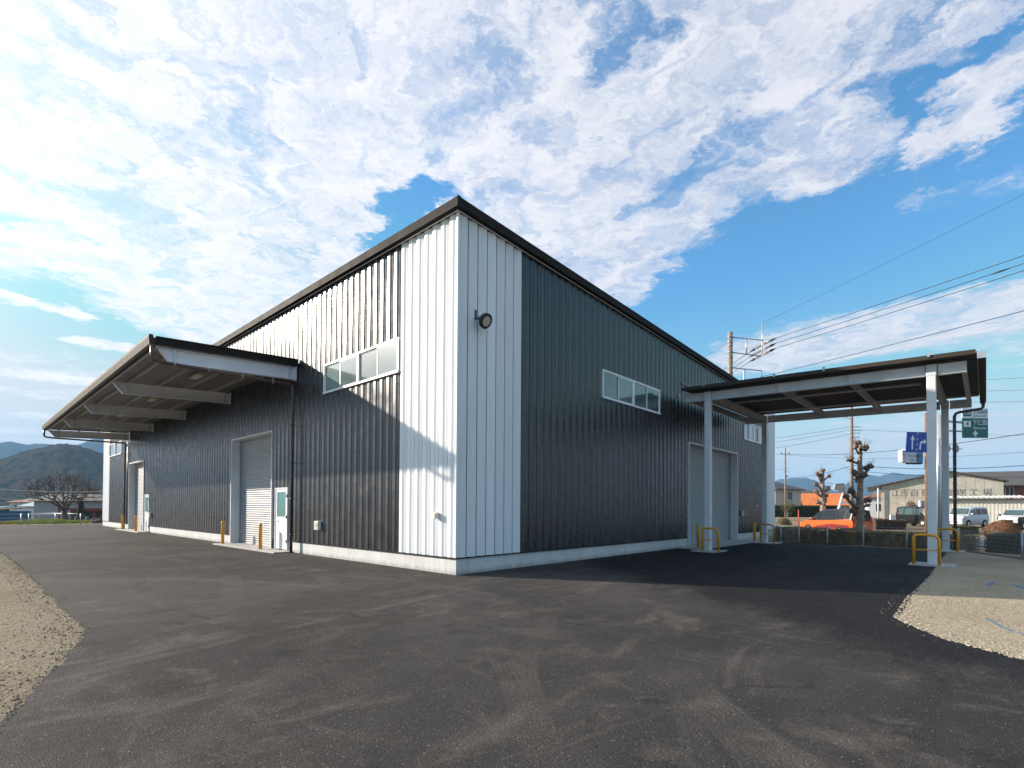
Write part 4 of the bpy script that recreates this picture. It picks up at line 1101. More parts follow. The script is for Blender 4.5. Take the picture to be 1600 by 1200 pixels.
pollard(pos, 5.3, 0.30, 'smaller pale pollarded plane tree beyond the road before the orange-roofed house', 9,
        [(0.99, 1.6, 0.1, 1, 0.22), (0.88, 3.4, 0.3, 0.5, 0.18), (0.80, 0.1, 0.9, 0.9, 0.17), (0.76, 3.1, 1.1, 0.8, 0.20), (0.72, 2.9, 0.8, 0.9, 0.2), (0.62, 3.3, 1.2, 0.5, 0.2), (0.60, 0.2, 0.7, 0.9, 0.2), (0.52, 3.0, 1.0, 0.4, 0.2), (0.5, 0.0, 0.5, 0.7, 0.18), (0.42, 0.3, 0.4, 0.5, 0.2), (0.4, 3.3, 0.5, 0.5, 0.2)])

def bare_tree(loc, hgt, spread, label, seed, trunk_h=2.2, r0=0.32, m='bark_dark', tm='twig_red', depth=6, name='bare_tree', group=None):
    t = thing(name, label, 'tree', loc, 0, group); rnd = random.Random(seed)
    tr = MB(); pts, d = limb(tr, (0, 0, -0.2), (0.05, 0.02, 1), trunk_h, r0*1.15, r0*0.8, 5, rnd, 0.05, 10); tr.build('trunk', m, t)
    big = MB(); tw = MB()
    def grow(p, d, L, r, lev):
        mbx = big if lev < 3 else tw
        q, d2 = limb(mbx, p, d, L, r, r*0.62, 4 if lev < 4 else 3, rnd, 0.13, 6 if lev < 3 else 3, 0.02)
        if lev >= depth: return
        nb = 3 if lev < 4 else 4
        for k in range(nb):
            a = rnd.random()*6.28; sp = 0.5+0.35*rnd.random(); o_ = d2.orthogonal().normalized(); o_.rotate(Matrix.Rotation(a, 3, d2))
            nd = (d2*cos(sp)+o_*sin(sp)+Vector((0, 0, 0.10))).normalized()
            src = q[-1] if k < 2 else q[rnd.randint(max(1, len(q)-3), len(q)-1)]
            grow(src, nd, L*(0.72+0.12*rnd.random()), max(r*0.58, 0.007), lev+1)
    for k in range(6):
        a = k*2*pi/6+rnd.random()*.6; sp = spread*(0.55+0.45*rnd.random()) if k else 0.1
        grow(pts[-1], Vector((cos(a)*sp, sin(a)*sp, 1-0.35*sp)), hgt*0.27, r0*0.48, 1)
    big.build('branches', m, t); c = tw.build('crown', tm, t)
    return t
bare_tree(S(-62.2, 72.0), 7.4, 1.0, 'big spreading bare tree beside the far end of the hall', 12, 1.9, 0.36, tm='twig_grey', depth=5)

# ------------------------------------------------------------------ buildings beyond the plot
def wallpiece(mb, *a): mb.box(*a)
def house(loc, rz, w_, d_, h_, wall, roof, label, hip=True, rh=1.6, ov=0.5, windows=(), name='house', group=None, lower=None):
    t = thing(name, label, 'house', loc, rz, group)
    MB().box(-w_/2, -d_/2, -0.6, w_/2, d_/2, h_).build('wall', wall, t)
    if lower: MB().box(-w_/2-0.02, -d_/2-0.02, -0.6, w_/2+0.02, d_/2+0.02, h_*0.45).build('lower_wall', lower, t)
    a, b = w_/2+ov, d_/2+ov; rf = MB(); z = h_; th = 0.14
    if hip:
        k = min(a, b); r0 = (-(a-k), 0, z+rh) if a > b else (0, -(b-k), z+rh); r1 = ((a-k), 0, z+rh) if a > b else (0, (b-k), z+rh)
        c = [(-a, -b, z), (a, -b, z), (a, b, z), (-a, b, z)]
        if a > b: rf.face([c[0], c[1], r1, r0]); rf.face([c[1], c[2], r1]); rf.face([c[2], c[3], r0, r1]); rf.face([c[3], c[0], r0])
        else: rf.face([c[0], c[1], r0]); rf.face([c[1], c[2], r1, r0]); rf.face([c[2], c[3], r1]); rf.face([c[3], c[0], r0, r1])
        rf.box(-a, -b, z-th, a, b, z-0.003)
    else:       # gable, ridge along local x
        rf.prism([(-b, z-th), (0, z+rh-th), (b, z-th), (b, z), (0, z+rh), (-b, z)], 'x', -a, a)
        gb = MB(); gb.prism([(-d_/2, z-0.002), (d_/2, z-0.002), (0, z+rh*d_/2/b)], 'x', -w_/2+0.01, w_/2-0.01); gb.build('gable', wall, t)
    rf.build('roof', roof, t)
    for (side, u, zz, ww, wh) in windows:
        f = MB(); g = MB()
        if side == 'f':
            y = -d_/2-(0.022 if lower and zz < h_*0.45 else 0.0); f.box(u-ww/2-0.06, y-0.05, zz-0.06, u+ww/2+0.06, y, zz+wh+0.06); g.box(u-ww/2, y-0.06, zz, u-0.03, y-0.052, zz+wh); g.box(u+0.03, y-0.06, zz, u+ww/2, y-0.052, zz+wh)
        else:
            sx = -1 if side == 'l' else 1; x = sx*w_/2; x += sx*(0.022 if lower and zz < h_*0.45 else 0.0)
            f.box(x, u-ww/2-0.06, zz-0.06, x+sx*0.05, u+ww/2+0.06, zz+wh+0.06); g.box(x+sx*0.052, u-ww/2, zz, x+sx*0.06, u+ww/2, zz+wh)
        fo = f.build('window', 'wall_white' if wall != 'wall_white' else 'wall_grey', t); g.build('pane', 'dark_glass', fo)
    return t
# two-storey house by the far corner of the hall
house(S(50.2, 102), RZ+0.55, 8.5, 9, 5.2, 'wall_beige', 'roof_dark', 'two-storey beige and grey house with dark hipped roof beside the far white corner', True, 2.0, 0.7,
      [('f', 0.5, 3.2, 1.5, 1.5), ('r', -1.8, 3.1, 1.6, 1.6), ('r', 1.2, 3.1, 1.2, 1.5), ('r', 0.5, 0.4, 1.0, 1.6)])
hedge(tuple(S(44.5, 90)[:2]), tuple(S(55.0, 93)[:2]), 1.2, 2.0, 'leaf_dark', 'tall dark green clipped hedge in front of the beige two-storey house', n=14000, seed=21, size=0.08, top=0.02)
bush(S(57.5, 104), (1.25, 1.25, 3.3), 'leaf_dark', 'tall rounded dark evergreen shrub left of the orange-roofed house', 22, 3500, 0.07)
bush(S(48.6, 97), (1.6, 1.3, 3.4), 'leaf_olive', 'brownish tall shrub before the beige two-storey house', 23, 3500, 0.07)
# orange roofed house
t = thing('house', 'low house with bright orange roof and terracotta wall behind the orange van', 'house', S(68.2, 112), RZ-0.45)
MB().box(-4.6, 0, -0.5, 3.6, 7, 2.6).build('wall', 'wall_terracotta', t); MB().box(-0.9, -0.05, -0.4, 3.4, -0.002, 2.2).build('shopfront', 'dark_glass', t)
rf = MB(); rf.prism([(-0.9, 2.35), (3.4, 5.0), (7.4, 2.6), (7.4, 2.4), (3.4, 4.8), (-0.9, 2.2)], 'x', -5.2, 4.3); rf.build('roof', 'roof_orange', t)
MB().box(2.4, -0.4, -0.5, 4.2, -0.06, 3.0).build('side_wall', 'roof_teal', t); MB().box(-2.9, -0.08, -0.4, -1.7, -0.052, 1.0).build('door', 'roof_teal', t)
house(S(61.8, 128), RZ, 8, 6, 2.6, 'wall_white', 'roof_pale', 'low white shed with pale roof between the beige house and the orange roof', False, 0.9, 0.4, name='shed')
house(S(78, 140), RZ-0.2, 12, 8, 4.6, 'wall_beige', 'roof_dark', 'grey-roofed house rising behind the orange-roofed house', False, 2.0, 0.6, [('f', -2, 2.6, 1.6, 1.2), ('f', 2.5, 2.6, 1.6, 1.2)])
house(S(67, 92), RZ-0.5, 6.5, 6, 3.6, 'wall_white', 'roof_rust', 'small white house with rust brown roof left of the old workshop', True, 1.4, 0.5, [('f', -1.4, 1.2, 1.4, 1.2), ('f', 1.6, 1.2, 1.4, 1.2)])
bush(S(61.0, 94), (2.6, 1.5, 1.8), 'leaf_russet', 'brown leafless thicket between the small white house and the big tree', 51, 3500, 0.09)
# bank of tan slope with trees in the distance
def mound(name, label, loc, r, m, cat, seed, n=4000, size=0.25):
    return bush(loc, r, m, label, seed, n, size, name=name, cat=cat)
# old workshop with faded lettering
t = thing('workshop', 'old pale workshop with low gable and faded black characters on its panels', 'workshop', S(51.4, 62, 0.1), RZ-0.62)
x0, x1 = -5.75, 5.6; zr = 6.02; zl, zr_ = 4.4, 4.8; xm = 0.75
def gz_(x): return zl+(zr-zl)*(x-x0)/(xm-x0) if x < xm else zr_+(zr-zr_)*(x1-x)/(x1-xm)
nx = 14
for k in range(nx):
    a = x0+(x1-x0)*k/nx+0.012; b = x0+(x1-x0)*(k+1)/nx-0.012
    MB().hexa([(a, -0.06, 2.91), (b, -0.06, 2.91), (b, 0, 2.91), (a, 0, 2.91), (a, -0.06, gz_(a)-0.02), (b, -0.06, gz_(b)-0.02), (b, 0, gz_(b)-0.02), (a, 0, gz_(a)-0.02)]).build('wall_panel', 'wall_old', t)
    if not (-2.6 < (a+b)/2 < 0.7): MB().box(a, -0.06, -0.6, b, 0, 2.88).build('wall_panel', 'wall_old', t)
    else: MB().box(a, -0.06, 1.95, b, 0, 2.88).build('wall_panel', 'wall_old', t); MB().box(a, -0.06, -0.6, b, 0, 0.2).build('wall_panel', 'wall_old', t)
mb = MB(); pl_ = [(x0, -0.6), (x1, -0.6), (x1, zr_-0.03), (xm, zr-0.03), (x0, zl-0.03)]; mb.prism(pl_, 'y', 0.12, 14); mb.build('wall', 'wall_old', t)
f = MB(); 
for (a, b) in ((-2.25, -1.2), (-1.1, -0.1)): f.box(a, -0.02, 0.22, a+0.06, 0.03, 1.93); f.box(b-0.06, -0.02, 0.22, b, 0.03, 1.93); f.box(a+0.06, -0.02, 1.87, b-0.06, 0.03, 1.93)
f = f.build('window', 'wall_brown', t); MB().box(-2.6, 0.06, 0.2, 0.7, 0.10, 1.95).build('pane', 'dark_glass', f)
rf = MB()
for (a, za, b, zb_) in ((x0-1.5, gz_(x0)-0.30, xm, zr), (xm, zr, x1+0.4, gz_(x1)-0.08)):
    rf.hexa([(a, -0.55, za), (b, -0.55, zb_), (b, 14.4, zb_), (a, 14.4, za), (a, -0.55, za+0.14), (b, -0.55, zb_+0.14), (b, 14.4, zb_+0.14), (a, 14.4, za+0.14)])
rf.build('roof', 'roof_dark', t)
chars = '江吉自動車修理工場'
for k, c in enumerate(chars):
    px_ = (1396, 1411, 1428, 1447, 1464, 1483, 1501, 1520, 1540)[k]; lx = ((px_-800)/806.8*62-51.4)*0.772
    text_mesh('lettering', c, 0.92, 'ink_faded', t, (lx, -0.068, 3.45), sx=1.0, depth=0.003)
MB().tube([(x0-0.3, -0.4, -0.5), (x0-0.3, -0.4, 4.2)], 0.10, 8).build('drain_pole', 'roof_pale', t)
# corrugated pale annexe in front of it
t = thing('annexe', 'pale corrugated lean-to annexe with scalloped roof edge behind the parked cars', 'shed', S(51.3, 56.5, 0.0), RZ-0.62)
mb = MB(); x = -3.9
ptsx = []
while x < 3.3: ptsx += [(x, 0), (x+0.05, -0.012), (x+0.18, -0.012), (x+0.23, 0)]; x += 0.30
for (a, oa), (b, ob) in zip(ptsx, ptsx[1:]): mb.face([(a, oa, -0.5), (b, ob, -0.5), (b, ob, 2.72), (a, oa, 2.72)])
mb.build('wall', 'wall_corr', t)
MB().box(-3.9, 0.04, -0.5, 3.25, 3.6, 2.7).build('inner_wall', 'wall_old', t)
mb = MB(); 
for (a, b) in ((-4.1, 3.6),):
    x = a
    while x < b: mb.tube([(x, -0.55, 2.90), (x, 3.0, 3.15)], 0.10, 8); x += 0.42
mb.build('roof', 'roof_pale', t)
MB().box(-4.1, -0.42, 2.72, 3.5, 3.0, 2.80).build('eaves', 'roof_dark', t)
bush(S(47.0, 60.8), (2.6, 0.8, 2.5), 'leaf_russet', 'leafless brown shrub climbing the old workshop wall', 61, 2600, 0.05)
# houses on the right behind
t = house(S(72.5, 77), RZ-0.5, 9.5, 8, 5.0, 'wall_brown', 'roof_dark', 'brown two-storey tiled house at the right edge beyond the workshop', False, 2.2, 0.8,
      [('f', -2.6, 3.0, 1.1, 1.6), ('f', 0.2, 3.1, 0.8, 1.6), ('f', 2.6, 3.0, 1.2, 1.5)])
house(S(84, 92), RZ-0.5, 10, 8, 6.3, 'wall_brown', 'roof_dark', 'tall tiled house partly hidden at the right edge', True, 1.9, 0.8)
house(S(70.5, 70), RZ, 4.5, 4, 2.7, 'wall_white', 'roof_red', 'low red-roofed outbuilding at the right edge behind the annexe', True, 0.7, 0.4, name='outbuilding')
hedge(tuple(S(66.2, 66)[:2]), tuple(S(76, 66)[:2]), 1.2, 2.4, 'leaf_dark', 'dark hedge in front of the brown tiled house', n=7000, seed=27, size=0.08)

# left-hand village
t = thing('shed', 'low dark blue shed with rust and teal roof at the left edge', 'shed', S(-83.5, 80), RZ)
MB().box(-4.5, 0, -0.5, 4.4, 5, 2.15).build('wall', 'wall_blue', t)
for k in range(8): MB().box(-4.4+k*1.1, -0.03, -0.1, -3.42+k*1.1, -0.002, 2.0).build('wall_panel', 'wall_blue', t)
MB().hexa([(-4.8, -0.5, 1.85), (4.7, -0.5, 2.35), (4.7, 5.4, 2.75), (-4.8, 5.4, 2.25), (-4.8, -0.5, 2.0), (4.7, -0.5, 2.5), (4.7, 5.4, 2.9), (-4.8, 5.4, 2.4)]).build('roof', 'roof_rust', t)
MB().hexa([(-4.8, 1.2, 2.13), (1.5, 1.2, 2.45), (1.5, 5.3, 2.75), (-4.8, 5.3, 2.42), (-4.8, 1.2, 2.5), (1.5, 1.2, 2.66), (1.5, 5.3, 3.0), (-4.8, 5.3, 2.72)]).build('roof_patch', 'roof_teal', t)
house(S(-119.5, 132), RZ, 10.0, 8, 4.9, 'wall_white', 'roof_red', 'white two-storey house with dusky red hipped roof behind the blue shed', True, 1.35, 0.6,
      [('f', -3.6, 3.2, 0.9, 0.9), ('f', -2.0, 3.2, 0.9, 0.9), ('f', 2.6, 3.2, 2.0, 1.0), ('f', 2.2, 0.6, 1.6, 1.0)])
house(S(-110.0, 134), RZ, 6, 7, 2.6, 'wall_grey', 'roof_red', 'grey single-storey wing beside the dusky red roofed house', True, 1.0, 0.5, [('f', 0.5, 1.0, 1.6, 1.0)], name='outbuilding')
t = thing('carport_roof', 'thin white flat carport roof on slim posts before the village houses', 'carport', S(-67.0, 75), RZ)
MB().prism([(-2.45, 1.42), (-1.0, 1.30), (1.0, 1.30), (2.45, 1.42), (1.0, 1.52), (-1.0, 1.52)], 'y', -1.2, 1.8).build('roof', 'wall_white', t)
for x in (-1.9, 1.9): MB().tube([(x, 0.3, -0.2), (x, 0.3, 1.4)], 0.05, 8).build('post', 'silver', t)
t = thing('building', 'long low dark building with red posts and beam behind the bare tree', 'building', S(-72.0, 88), RZ)
MB().box(-4.2, 1.6, -0.8, 6.6, 7, 2.6).build('wall', 'wall_brown', t)
MB().box(-4.9, -0.5, 2.35, 7.0, 7.4, 2.6).build('roof', 'roof_dark', t); MB().box(-4.9, -0.62, 2.18, 7.0, -0.505, 2.5).build('red_beam', 'wall_red', t)
for x in (-4.7, -2.6, -0.6, 1.4, 3.6, 5.6): MB().box(x-0.09, -0.6, -0.8, x+0.09, -0.42, 2.18).build('red_post', 'wall_red', t)
for k, x in enumerate((-3.8, -1.6, 0.4, 2.4, 4.5)): MB().box(x-0.65, 1.54, 0.0, x+0.65, 1.598, 1.7).build('window', 'dark_glass', t)
MB().box(-3.4, 1.0, -0.5, -1.2, 1.5, 1.2).build('white_box', 'roof_pale', t)
house(S(-86.0, 104), RZ+0.05, 13, 8, 4.6, 'wall_grey', 'roof_dark', 'grey tiled house roof showing above the long red-posted building', False, 1.3, 0.6)
house(S(-138, 128), RZ, 9, 8, 4.0, 'wall_brown', 'roof_dark', 'dark-roofed house at the far left edge beyond the blue shed', True, 1.3, 0.6)
house(S(-103, 116), RZ, 8, 7, 3.8, 'wall_white', 'roof_teal', 'white building with pale teal roof behind the bare tree', False, 0.9, 0.5)
bush(S(-66.0, 79), (0.55, 0.55, 4.3), 'leaf_dark', 'slim dark columnar conifer right of the bare tree trunk', 31, 2600, 0.07, name='conifer', cat='conifer')
bush(S(-125, 160), (7, 5, 6.5), 'leaf_dark', 'dark evergreen clump behind the dusky red roofed house', 32, 5000, 0.22, cat='trees', name='evergreen_clump')
bush(S(-112, 158), (7, 5, 7.2), 'leaf_russet', 'russet leafless thicket behind the dusky red roofed house', 33, 6000, 0.16, cat='trees', name='winter_thicket')
bush(S(-148, 185), (6, 5, 8), 'leaf_olive', 'yellow-green bamboo clump at the far left under the hill', 34, 4000, 0.25, cat='trees', name='bamboo_clump')
house(S(-143, 200), RZ, 9, 6, 8.0, 'wall_white', 'roof_pale', 'distant pale block building at the foot of the wooded hill', False, 0.6, 0.2)
for (la, de, w_, s_) in ((-44, 47.5, 2.6, 1), (-41.5, 47.0, 2.2, 2), (-39.4, 47.2, 2.4, 3)):
    pass
def tuft_field(name, m, cx, cy, rx, ry, n, hgt, seed):
    rnd = random.Random(seed); mb = MB()
    for _ in range(n):
        a = rnd.random()*6.28; r = sqrt(rnd.random()); x = cx+cos(a)*r*rx; y = cy+sin(a)*r*ry; z = terrain(x, y)+0.32*(1-r*r)*(0.6+0.8*noise.noise(Vector((x*0.6, y*0.6, seed))))
        h_ = hgt*(0.5+rnd.random()); b = rnd.random()*6.28; dx_, dy_ = cos(b)*0.03, sin(b)*0.03
        mb.face([(x-dx_, y-dy_, z-0.15), (x+dx_, y+dy_, z-0.15), (x+rnd.gauss(0, .05), y+rnd.gauss(0, .05), z+h_)])
    return tagit(mb.build(name, m), kind='stuff')
g0 = S(-42.0, 47.3)
tuft_field('grass', 'grass_bright', g0.x, g0.y, 3.4, 1.5, 9000, 0.20, 1)
g1 = S(-43.5, 46.4); tuft_field('dry_grass', 'grass_dry', g1.x, g1.y, 7.5, 1.8, 9000, 0.14, 2)
g2 = S(-36.5, 48.5)
bush(g2, (2.6, 0.8, 0.7), 'leaf_russet', 'low dry brush behind the far mesh fence', 35, 2600, 0.05)

# roadside planting on the right
bush(S(36.1, 38.0), (1.35, 1.1, 1.05), 'leaf_brown', 'rounded rust-brown clipped bush by the far kerb in front of the parked cars', 41, 6000, 0.03)
hedge(tuple(S(33.4, 39.5)[:2]), tuple(S(35.0, 39.0)[:2]), 1.0, 0.62, 'leaf_olive', 'short olive clipped hedge left of the white minivan', n=3500, seed=42, size=0.03)
hedge(tuple(S(31.7, 45.3)[:2]), tuple(S(34.0, 44.8)[:2]), 1.0, 0.85, 'leaf_russet', 'brownish clipped hedge left of the black kei van', n=3500, seed=43, size=0.04)
hedge(tuple(S(38.0, 36.0)[:2]), tuple(S(41.8, 35.5)[:2]), 1.0, 0.6, 'leaf_dark', 'dark low hedge right of the rust-brown bush', n=3500, seed=46, size=0.04)
bush(S(27.9, 53), (0.9, 0.7, 0.75), 'leaf_olive', 'small yellow-green bush on the verge left of the orange van', 44, 1500, 0.04)
t = thing('sapling', 'young tree with a pale trunk wrap before the tall clipped hedge', 'tree', S(36.3, 68))
MB().tube([(0, 0, -0.1), (0, 0, 1.4)], 0.08, 8).build('trunk', 'bark', t)
mb = MB(); rnd_ = random.Random(3)
leaf_cloud(mb, lambda r: ((r.gauss(0, .4), r.gauss(0, .4), 1.7+r.gauss(0, .45)), (0, 0, 1)), 900, 0.07, rnd_); mb.build('crown', 'leaf_olive', t)

# ------------------------------------------------------------------ poles and signs
def utility_pole(loc, top, label, r0=0.17, r1=0.10, m='pole_concrete', group='concrete utility poles'):
    t = thing('utility_pole', label, 'utility pole', loc, RZ, group); h_ = top-loc[2]
    MB().tube([(0, 0, -0.3), (0, 0, h_)], [r0, r1], 14).build('pole', m, t)
    return t, h_
pA = S(14.37, 34.0)
t, hA = utility_pole(pA, 13.19, 'tall concrete utility pole with grey steel arms rising behind the hall roof', 0.19, 0.155)
zo = pA.z
def L_(z): return z-zo
mb = MB()
mb.tube([(0.15, 0, L_(12.87)), (2.15, 0.1, L_(12.72)), (2.18, 0.1, L_(12.66)), (2.18, 0.1, L_(11.72)), (2.1, 0.1, L_(11.66)), (0.15, 0, L_(11.86))], 0.04, 8)
mb.tube([(1.1, 0.05, L_(12.78)), (1.1, 0.05, L_(11.78))], 0.05, 8)
mb.tube([(2.18, 0.1, L_(11.8)), (2.18, 0.1, L_(13.88))], 0.04, 8); mb.build('steel_arm', 'galv', t)
mb = MB(); mb.tube([(0.1, 0, L_(10.85)), (2.12, 0.1, L_(10.68)), (2.15, 0.1, L_(10.0))], 0.045, 8); mb.tube([(0.95, 0.05, L_(10.75)), (0.95, 0.05, L_(8.8))], 0.07, 8); mb.build('lower_arm', 'pale_steel', t)
for z in (12.9, 12.55, 12.3, 11.87, 11.55, 10.85, 10.5): MB().tube([(0, 0, L_(z)-0.03), (0, 0, L_(z)+0.03)], 0.185, 14).build('band', 'galv', t)
INS = [12.42, 12.08, 11.76]
for z in INS:
    for sg in (-1, 1):
        d = Vector((0.35*sg*1.0, -0.93*sg*1.0 if sg > 0 else 0.93*1, 0))
        d = Vector((0.35, -0.93, 0.10)) if sg > 0 else Vector((-0.35, 0.95, -0.18))
        p0 = Vector((2.18, 0.1, L_(z))); mb = MB()
        for k in range(4): c = p0+d*(0.16+0.11*k); mb.tube([c, c+d*0.05], [0.085, 0.05], 10)
        mb.tube([p0, p0+d*0.7], 0.02, 6); o = mb.build('insulator', 'porcelain', t)
        mb = MB(); mb.tube([p0+d*0.60, p0+d*0.72, p0+d*1.1], [0.05, 0.085, 0.02], 8); mb.build('clamp_cover', 'wire_black', t)
pB = S(46.6, 88.0); t, hB = utility_pole(pB, 12.0, 'slim utility pole with one crossarm before the beige two-storey house', 0.17, 0.11)
MB().box(-0.75, -0.05, 10.75, 0.75, 0.05, 10.85).build('crossarm', 'galv', t)
for x in (-0.7, 0.0, 0.7): MB().tube([(x, 0, 10.85), (x, 0, 11.05)], 0.09, 8).build('insulator', 'wire_black', t)
for z in (9.4, 8.4, 7.8): MB().box(-0.5, -0.04, z, 0.5, 0.04, z+0.06).build('crossarm', 'galv', t)
MB().box(-0.22, -0.3, 6.8, 0.22, -0.12, 7.15).build('junction_box', 'sign_back', t)
pC = S(32.9, 50.0); t, hC = utility_pole(pC, 11.6, 'tall pale utility pole behind the big pollarded tree', 0.19, 0.14)
for z, l in ((9.6, 0.6), (9.0, 0.5), (9.25, 0.7), (8.6, 0.5)): MB().box(-0.2, -0.05, z, l+0.3, 0.05, z+0.06).build('crossarm', 'galv', t)
MB().tube([(-0.1, 0, 10.4), (-0.8, 0, 10.6), (-0.85, 0, 10.75)], 0.03, 6).build('steel_arm', 'galv', t)
t = thing('leaning_prop', 'slanting white pole with a pale board at its top behind the orange van', 'prop pole', S(28.3, 45.5), RZ)
MB().tube([(-0.1, 0, -0.2), (0.95, 0, 3.4)], 0.11, 10).build('pole', 'wall_white', t)
MB().hexa([(0.0, -0.1, 3.55), (1.0, -0.1, 3.2), (1.0, 0, 3.2), (0.0, 0, 3.55), (0.15, -0.1, 4.05), (0.95, -0.1, 4.1), (0.95, 0, 4.1), (0.15, 0, 4.05)]).build('board', 'wall_beige', t)

# galvanised mast with the green road sign
pg = S(24.88, 30.0); t = thing('road_sign', 'green and white expressway direction sign on a galvanised mast beside the carport', 'road sign', pg, RZ); zz = pg.z
MB().tube([(0, 0, -0.2), (0, 0, 7.05-zz)], [0.27, 0.20], 18).build('mast', 'galv', t)
MB().tube([(0.1, 0, 6.72-zz), (1.30, -0.03, 6.62-zz)], 0.07, 10).build('arm', 'galv', t)
MB().tube([(0.1, 0, 6.15-zz), (1.30, -0.03, 6.10-zz)], 0.05, 10).build('arm', 'galv', t)
sx0, sx1, sz0, sz1 = 1.26, 2.76, 5.72-zz, 7.44-zz
pn = MB().box(sx0, -0.06, sz0, sx1, -0.03, sz1-0.58).build('sign_panel', 'sign_green', t); MB().box(sx0, -0.06, sz1-0.578, sx1, -0.03, sz1).build('sign_panel', 'sign_white', t)
MB().box(sx0+0.06, -0.066, sz1-0.46, sx0+0.52, -0.061, sz1-0.14).build('number_plate', 'sign_green', t)
text_mesh('lettering', 'E18', 0.24, 'sign_white', t, (sx0+0.29, -0.070, sz1-0.30))
text_mesh('lettering', '上信越道', 0.25, 'sign_green', t, (sx0+1.04, -0.064, sz1-0.22), sx=0.88)
text_mesh('lettering', 'JOSHIN-ETSU EXPWY', 0.115, 'sign_green', t, (sx0+1.03, -0.064, sz1-0.45), sx=0.74)
MB().box(sx0+0.08, -0.066, sz0+0.64, sx0+0.50, -0.061, sz0+0.98).build('number_plate', 'sign_white', t)
text_mesh('lettering', '4', 0.34, 'ink', t, (sx0+0.29, -0.070, sz0+0.81))
text_mesh('lettering', '下仁田', 0.34, 'sign_white', t, (sx0+1.02, -0.064, sz0+0.88), sx=0.86)
text_mesh('lettering', 'Shimonita', 0.21, 'sign_white', t, (sx0+1.02, -0.064, sz0+0.57), sx=0.9)
ac = sx0+0.76
MB().prism([(ac-0.05, sz0+0.08), (ac+0.05, sz0+0.08), (ac+0.05, sz0+0.22), (ac+0.17, sz0+0.22), (ac, sz0+0.44), (ac-0.17, sz0+0.22), (ac-0.05, sz0+0.22)], 'y', -0.066, -0.061).build('arrow', 'sign_white', t)
# round sign seen from behind
pr_ = S(23.75, 28.2); t = thing('round_sign', 'grey back of a pair of round road signs on a bar beside the dark downpipe', 'road sign', pr_, RZ+0.25); zz = pr_.z
MB().tube([(-0.55, 0, -0.2), (-0.55, 0, 5.4-zz)], 0.06, 10).build('mast', 'galv', t)
MB().tube([(-0.5, 0.05, 4.93-zz), (1.22, 0.05, 4.90-zz)], 0.025, 8).build('arm', 'galv', t)
for x in (0.18, 0.80): MB().tube([(x, 0.09, 4.92-zz), (x, 0.11, 4.92-zz)], 0.255, 28).build('sign_disc', 'sign_back', t); MB().box(x-0.02, 0.06, 4.70-zz, x+0.02, 0.085, 5.14-zz).build('bracket', 'galv', t)
# blue lane arrows sign on the weathered pole, with shop box below
pk = S(28.95, 36.0); t = thing('lane_sign', 'blue lane sign with white straight and right-turn arrows beside the carport post', 'road sign', pk, RZ+0.12); zz = pk.z
MB().tube([(0, 0, -0.2), (0, 0, 8.3-zz)], [0.15, 0.12], 14).build('mast', 'pole_weathered', t)
MB().tube([(-0.1, -0.1, 5.9-zz), (-0.9, -0.25, 6.3-zz)], 0.03, 8).build('arm', 'galv', t)
bx0, bx1, bz0, bz1 = -1.88, -0.26, 5.50-zz, 6.90-zz
sk = 0.06
MB().hexa([(bx0-sk, -0.30, bz0), (bx1-sk, -0.30, bz0), (bx1-sk, -0.27, bz0), (bx0-sk, -0.27, bz0), (bx0+sk, -0.30, bz1), (bx1+sk, -0.30, bz1), (bx1+sk, -0.27, bz1), (bx0+sk, -0.27, bz1)]).build('sign_panel', 'sign_blue', t)
def poly_on(mb, pts, y=-0.3055): mb.prism(pts, 'y', y, y+0.005)
mb = MB(); c = bx0+0.45; poly_on(mb, [(c-0.06, bz0+0.18), (c+0.05, bz0+0.18), (c+0.07, bz0+0.86), (c+0.20, bz0+0.86), (c+0.05, bz0+1.20), (c-0.13, bz0+0.86), (c-0.03, bz0+0.86)]); mb.build('arrow', 'sign_white', t)
mb = MB(); c = bx0+1.02
poly_on(mb, [(c-0.04, bz0+0.18), (c+0.08, bz0+0.18), (c+0.11, bz0+0.58), (c+0.20, bz0+0.66), (c+0.30, bz0+0.67), (c+0.30, bz0+0.56), (c+0.55, bz0+0.74), (c+0.33, bz0+0.92), (c+0.32, bz0+0.80), (c+0.14, bz0+0.79), (c+0.01, bz0+0.66)]); mb.build('arrow', 'sign_white', t)
for k in range(4):
    mb = MB(); z = bz0+0.10+k*0.36; c = bx0+0.78+k*0.03; poly_on(mb, [(c-0.02, z), (c+0.02, z), (c+0.025, z+0.16), (c-0.015, z+0.16)]); mb.build('lane_dash', 'sign_white', t)
ps = S(28.75, 36.6); t = thing('shop_sign', 'white and pale blue shop box sign with black Japanese lettering under the blue lane sign', 'shop sign', ps, RZ+0.12); zz = ps.z
MB().box(-1.05, -0.15, 4.86-zz, 0.30, 0.25, 5.80-zz).build('sign_box', 'sign_white', t)
MB().box(-0.22, -0.157, 4.86-zz, 0.30, -0.152, 5.80-zz).build('blue_field', 'sign_sky', t)
MB().box(-1.30, -0.12, 4.90-zz, -1.055, 0.22, 5.74-zz).build('side_panel', 'wall_white', t)
MB().box(-0.75, -0.12, 4.76-zz, 0.30, 0.20, 4.855-zz).build('support', 'black_metal', t)
text_mesh('lettering', 'フランス洋菓子', 0.175, 'ink', t, (-0.38, -0.163, 5.30-zz), sx=0.85)
text_mesh('lettering', 'ラモール', 0.19, 'ink', t, (-0.42, -0.163, 5.03-zz), sx=0.9)
pp = S(39.75, 50.0); t = thing('parking_sign', 'white parking sign with a big P beside the black kei van', 'parking sign', pp, RZ); zz = pp.z
